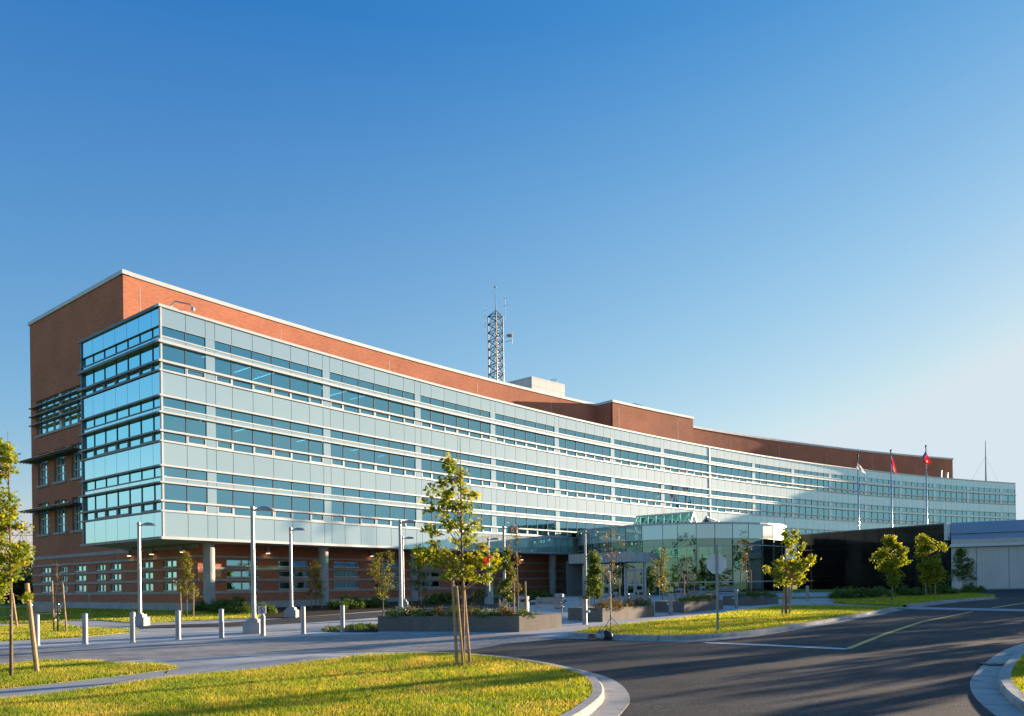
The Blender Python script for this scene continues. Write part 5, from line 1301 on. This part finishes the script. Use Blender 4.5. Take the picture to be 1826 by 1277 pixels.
# tripod light stand and bags
x, y = G(1089.5, 1132, .05); z = gz(x, y)+.05
t = thing('tripod_stand', 'tall thin tripod stand at the lawn kerb', 'light stand', (x, y, z)); ztp = W(1087.5, 1018, y)[2]
m = MB(); m.tube([(x, y, z+.12), (x, y, z+1.2), (x-.01, y, ztp)], [.02, .016, .01], 8); m.lathe((x, y, z+.55), [(.03, 0), (.03, .08)], 8); m.lathe((x, y, z+1.2), [(.028, 0), (.028, .06)], 8); m.build('pole', M['galv'], t)
for k, (dx, dy) in enumerate(((.52, -.35), (-.30, -.1), (.05, .45))):
    m = MB(); zz = (.03 if dy < -.2 else z); m.tube([(x, y, z+.55), (x+dx, y+dy, gz(x+dx, y+dy)+.03+(0 if k == 0 else .09))], .011, 6); m.tube([(x, y, z+.22), (x+dx*.5, y+dy*.5, z+.28)], .008, 5); m.build('leg', M['galv'], t)
def bag(px, py, sx_, sy_, sz_, mat, label, seed):
    X, Y = G(px, py); z = gz(X, Y)+.02; t = thing('camera_bag', label, 'bag', (X, Y, z)); r = random.Random(seed)
    m = MB(); n = 14; prof_ = [(1e-4, 0), (.85, .0), (1.0, .18), (1.02, .45), (.9, .75), (.6, .95), (.25, 1.0), (1e-4, 1.0)]; base = 0
    for rr_, zz in prof_:
        for k in range(n):
            a = 2*pi*k/n; q = 1+.12*sin(3*a+seed)+r.uniform(-.05, .05); m.v.append((X+sx_*rr_*q*cos(a), Y+sy_*rr_*q*sin(a), z+sz_*zz*(1+.1*cos(a+seed))))
    for i in range(len(prof_)-1):
        for k in range(n):
            A_ = i*n+k; B_ = i*n+(k+1) % n; m.f.append((A_, B_, B_+n, A_+n)); m.mi.append(0); m.uv += [(0, 0)]*4
    m.build('body', mat, t, smooth=True)
    m = MB(); m.tube([(X-sx_*.5, Y-sy_*.4, z+sz_*.85), (X-sx_*.2, Y-sy_*.6, z+sz_*1.25), (X+sx_*.3, Y-sy_*.5, z+sz_*1.2), (X+sx_*.5, Y-sy_*.3, z+sz_*.85)], .012, 5); m.build('strap', M['black'], t)
bag(1083.5, 1141.5, .15, .12, .26, M['black'], 'black bag lying at the foot of the tripod', 3)
bag(1071, 1142, .13, .12, .26, M['galv'], 'grey and black bag left of the other bag under the tripod', 5)
X, Y = G(1056, 1141.5); t = thing('cable_coil', 'tangled reddish cable on the kerb left of the bags', 'cable', (X, Y, gz(X, Y))); m = MB(); r = random.Random(2)
pts = [(X+.16*cos(i*.9)*r.uniform(.4, 1), Y+.1*sin(i*.9)*r.uniform(.4, 1), gz(X, Y)+.03+.004*i+r.uniform(0, .05)) for i in range(34)]; m.tube(pts, .012, 5)
m.build('coil', plain('cable_red', (.18, .04, .05), (.32, .09, .1), 9), t)
# storm drain on the right gutter
X, Y = G(1781, 1187.5); m = MB(); z = gz(X, Y)+.035
t = tag(thing('storm_drain', '', 'drain', (X, Y, z)), 'black iron drain grate in the right gutter'); m.box((X, Y, z), (.6, .38, .02)); m.build('plate', M['black'], t)
m = MB()
for i in range(7): m.box((X-.24+.08*i, Y, z+.014), (.03, .32, .012))
m.build('bar', M['darkmetal'], t)

# ------------------------------------------------------------------ flagpoles and flags
def flagmat(kind):
    m, nt, bs = newmat('flag_'+kind); uv = nt.nodes.new('ShaderNodeUVMap'); uv.uv_map = 'uv'; sp = nt.nodes.new('ShaderNodeSeparateXYZ'); nt.links.new(uv.outputs[0], sp.inputs[0])
    R_, W_, B_ = (.62, .02, .02, 1), (.75, .75, .75, 1), (.03, .08, .32, 1)
    if kind == 'leaf':
        r = ramp(nt, sp.outputs[0], [(0, R_), (.25, W_), (.75, R_)]); r.color_ramp.interpolation = 'CONSTANT'; col = r.outputs[0]
        gm = nt.nodes.new('ShaderNodeTexGradient'); gm.gradient_type = 'SPHERICAL'; mp = nt.nodes.new('ShaderNodeMapping'); mp.inputs['Location'].default_value = (-2.5, -1.6, 0); mp.inputs['Scale'].default_value = (5, 3.2, 0)
        nt.links.new(uv.outputs[0], mp.inputs[0]); nt.links.new(mp.outputs[0], gm.inputs[0]); r2 = ramp(nt, gm.outputs[0], [(0, (0, 0, 0)), (.2, (1, 1, 1))]); r2.color_ramp.interpolation = 'CONSTANT'; col = mix(nt, col, R_, r2.outputs[0])
    elif kind == 'red':
        col = None; r = ramp(nt, sp.outputs[0], [(0, B_), (.22, (.6, .1, .1, 1)), (.3, R_)]); r.color_ramp.interpolation = 'CONSTANT'
        gm = nt.nodes.new('ShaderNodeTexGradient'); gm.gradient_type = 'SPHERICAL'; mp = nt.nodes.new('ShaderNodeMapping'); mp.inputs['Location'].default_value = (-4.2, -2.2, 0); mp.inputs['Scale'].default_value = (6, 4.6, 0)
        nt.links.new(uv.outputs[0], mp.inputs[0]); nt.links.new(mp.outputs[0], gm.inputs[0]); r2 = ramp(nt, gm.outputs[0], [(0, (0, 0, 0)), (.15, (.8, .8, .8))]); r2.color_ramp.interpolation = 'CONSTANT'; col = mix(nt, r.outputs[0], W_, r2.outputs[0])
    else:
        r = ramp(nt, sp.outputs[1], [(0, W_), (.3, B_), (.42, W_), (.6, (.55, .06, .06, 1)), (.72, W_)]); r.color_ramp.interpolation = 'CONSTANT'; col = r.outputs[0]
    nt.links.new(col, bs.inputs['Base Color']); bs.inputs['Roughness'].default_value = .8
    out = nt.nodes['Material Output']; tr = nt.nodes.new('ShaderNodeBsdfTranslucent'); mx = nt.nodes.new('ShaderNodeMixShader'); mx.inputs[0].default_value = .4
    nt.links.new(col, tr.inputs[0]); nt.links.new(bs.outputs[0], mx.inputs[1]); nt.links.new(tr.outputs[0], mx.inputs[2]); nt.links.new(mx.outputs[0], out.inputs[0]); return m
def flag(pole_xyz, corners, mat, label):
    """corners: four world points tl, tr, br, bl (hoist = tl-bl)"""
    tl, tr, br, bl = [Vector(c) for c in corners]; n = 14; v = []; uv = []
    for j in range(n+1):
        for i in range(n+1):
            a, b = i/n, j/n; p = (tl*(1-a)+tr*a)*(1-b)+(bl*(1-a)+br*a)*b
            p += Vector((.05*sin(a*7+b*3), .22*sin(a*9+b*2)*a, .05*cos(a*8)))
            v.append(tuple(p))
    f = [(j*(n+1)+i, j*(n+1)+i+1, (j+1)*(n+1)+i+1, (j+1)*(n+1)+i) for j in range(n) for i in range(n)]
    for q in f:
        for k in q: uv.append(((k % (n+1))/n, 1-(k//(n+1))/n))
    o = link('flag', v, f, mat, None, uv, True); tag(o, label, 'flag')
for px, yt, D, kind, cs, lb, lbp in [
    (1529.5, 814, 92, 'stripe', ((1528.5, 826), (1534, 830), (1543, 846), (1527, 834)), 'limp white and blue striped flag on the left pole', 'left one of the three flagpoles behind the black wall'),
    (1588.5, 805, 94, 'leaf', ((1588, 813), (1591, 815), (1598, 846), (1589, 832)), 'limp red and white flag on the middle pole', 'middle one of the three flagpoles behind the black wall'),
    (1651, 797, 96, 'red', ((1650, 804), (1658, 810), (1660.5, 824), (1642, 818)), 'open red flag with a blue corner on the right pole', 'right one of the three flagpoles behind the black wall')]:
    x, y, zt = W(px, yt, D); z = gz(x, y); t = thing('flagpole', lbp, 'flagpole', (x, y, z), 'flagpoles behind the black wall')
    m = MB(); m.tube([(x, y, z), (x, y, z+6), (x, y, zt)], [.13, .12, .06], 14); m.build('pole', plain('flagpole_metal', (.5, .5, .5), (.56, .56, .55), 2, .18, .9) if 'fpm' not in M else M['fpm'], t, smooth=True)
    m = MB(); m.lathe((x, y, zt), [(.09, -.12), (.09, 0), (.03, .02)], 10); m.sphere((x, y, zt+.12), .13, 8); m.build('finial', M['black'], t)
    if kind == 'red': cs = ((1651, 804), (1654, 803), (1661.5, 822), (1652, 829)); cs = ((1650, 806), (1655, 806.5), (1661.5, 823), (1651, 829)); 
    if kind == 'red': P_ = [W(1650, 805, D-.3), W(1661.5, 824, D-.3), W(1652, 830, D-.3), W(1642, 818, D-.3)]
    else: P_ = [W(a, b, D-.3) for a, b in cs]
    flag((x, y, z), P_, flagmat(kind), lb)

# ------------------------------------------------------------------ trees outside the photo whose shade falls on the road, and the wood behind the camera
def bigtree(X, Y, H, r, label, k=70):
    z = gz(X, Y); t = thing('street_tree', label, 'tree', (X, Y, z)); m = MB()
    m.tube([(X, Y, z), (X, Y, z+H*.4), (X, Y, z+H*.8)], [.16, .12, .04], 8); cs = []; rr = []
    for _ in range(k):
        d = Vector((random.gauss(0, 1), random.gauss(0, 1), random.gauss(0, 1))).normalized()*random.random()**.4
        c = (X+d.x*r, Y+d.y*r, z+H*.62+d.z*H*.36); cs.append(c); rr.append(r*.22)
        if random.random() < .3: m.tube([(X, Y, z+H*.35), c], [.05, .015], 5, cap=False)
    m.build('trunk', M['bark'], t); leaves(cs, .22, 40, rr, M['green'], t)
for X, Y, H, r, lb in [(27, 26, 3.3, 2.4, 'low round tree beside the road outside the right edge'), (30, 33, 3.6, 2.5, 'second low round tree beside the road outside the right edge'), (28, 30.3, 5.6, .75, 'slender tall tree beside the road outside the right edge'), (28, 24.6, 5.0, .6, 'very slender tree beside the road outside the right edge'), (44, 44.5, 7.5, 2.5, 'large tree before the warehouse outside the right edge'), (49, 51, 8.0, 3.0, 'largest tree before the warehouse outside the right edge'), (22, 14.5, 3.0, 1.1, 'small round tree on the right island outside the frame')]:
    bigtree(X, Y, H, r, lb)
cs = []; rr = []
for i in range(620):
    X = random.uniform(-160, 160); cs.append((X, -62-random.random()*10-abs(X)*.1, random.random()**1.2*(11+4*sin(X*.09)+3*sin(X*.31)))); rr.append(2.2)
wd_ = thing('far_wood', None, None, (0, -62, 0)); del_ = leaves(cs, .9, 26, rr, M['farleaf'], wd_); bpy.data.objects.remove(wd_)
del_.name = 'far_wood'; del_.location = (0, -62, 0); tag(del_, 'dark wood across the street behind the camera', 'wood', kind='stuff')

fl = thing('fallen_leaves', None, None, (0, 14, 0)); cs = []
for _ in range(170):
    bx, by = random.choice(((b1[0], b1[1]), (b1[0]-2, b1[1]-1), (b2[0], b2[1]), (-1, 12)))
    x, y = bx+random.gauss(0, 1.8), by+random.gauss(0, 1.4)
    if x > -.3 or (x > -1.5 and y > 15) or (by != b2[1] and y > 15.4): continue
    cs.append((x, y, gz(x, y)+.155))
o = leaves(cs, .07, 1, .01, M['maple'], fl, True, name='fallen_leaves', up_bias=2.0); bpy.data.objects.remove(fl); o.name = 'fallen_leaves'; o.location = (0, 14, 0)
tag(o, 'fallen yellow leaves scattered over the front lawns', 'leaves', kind='stuff')
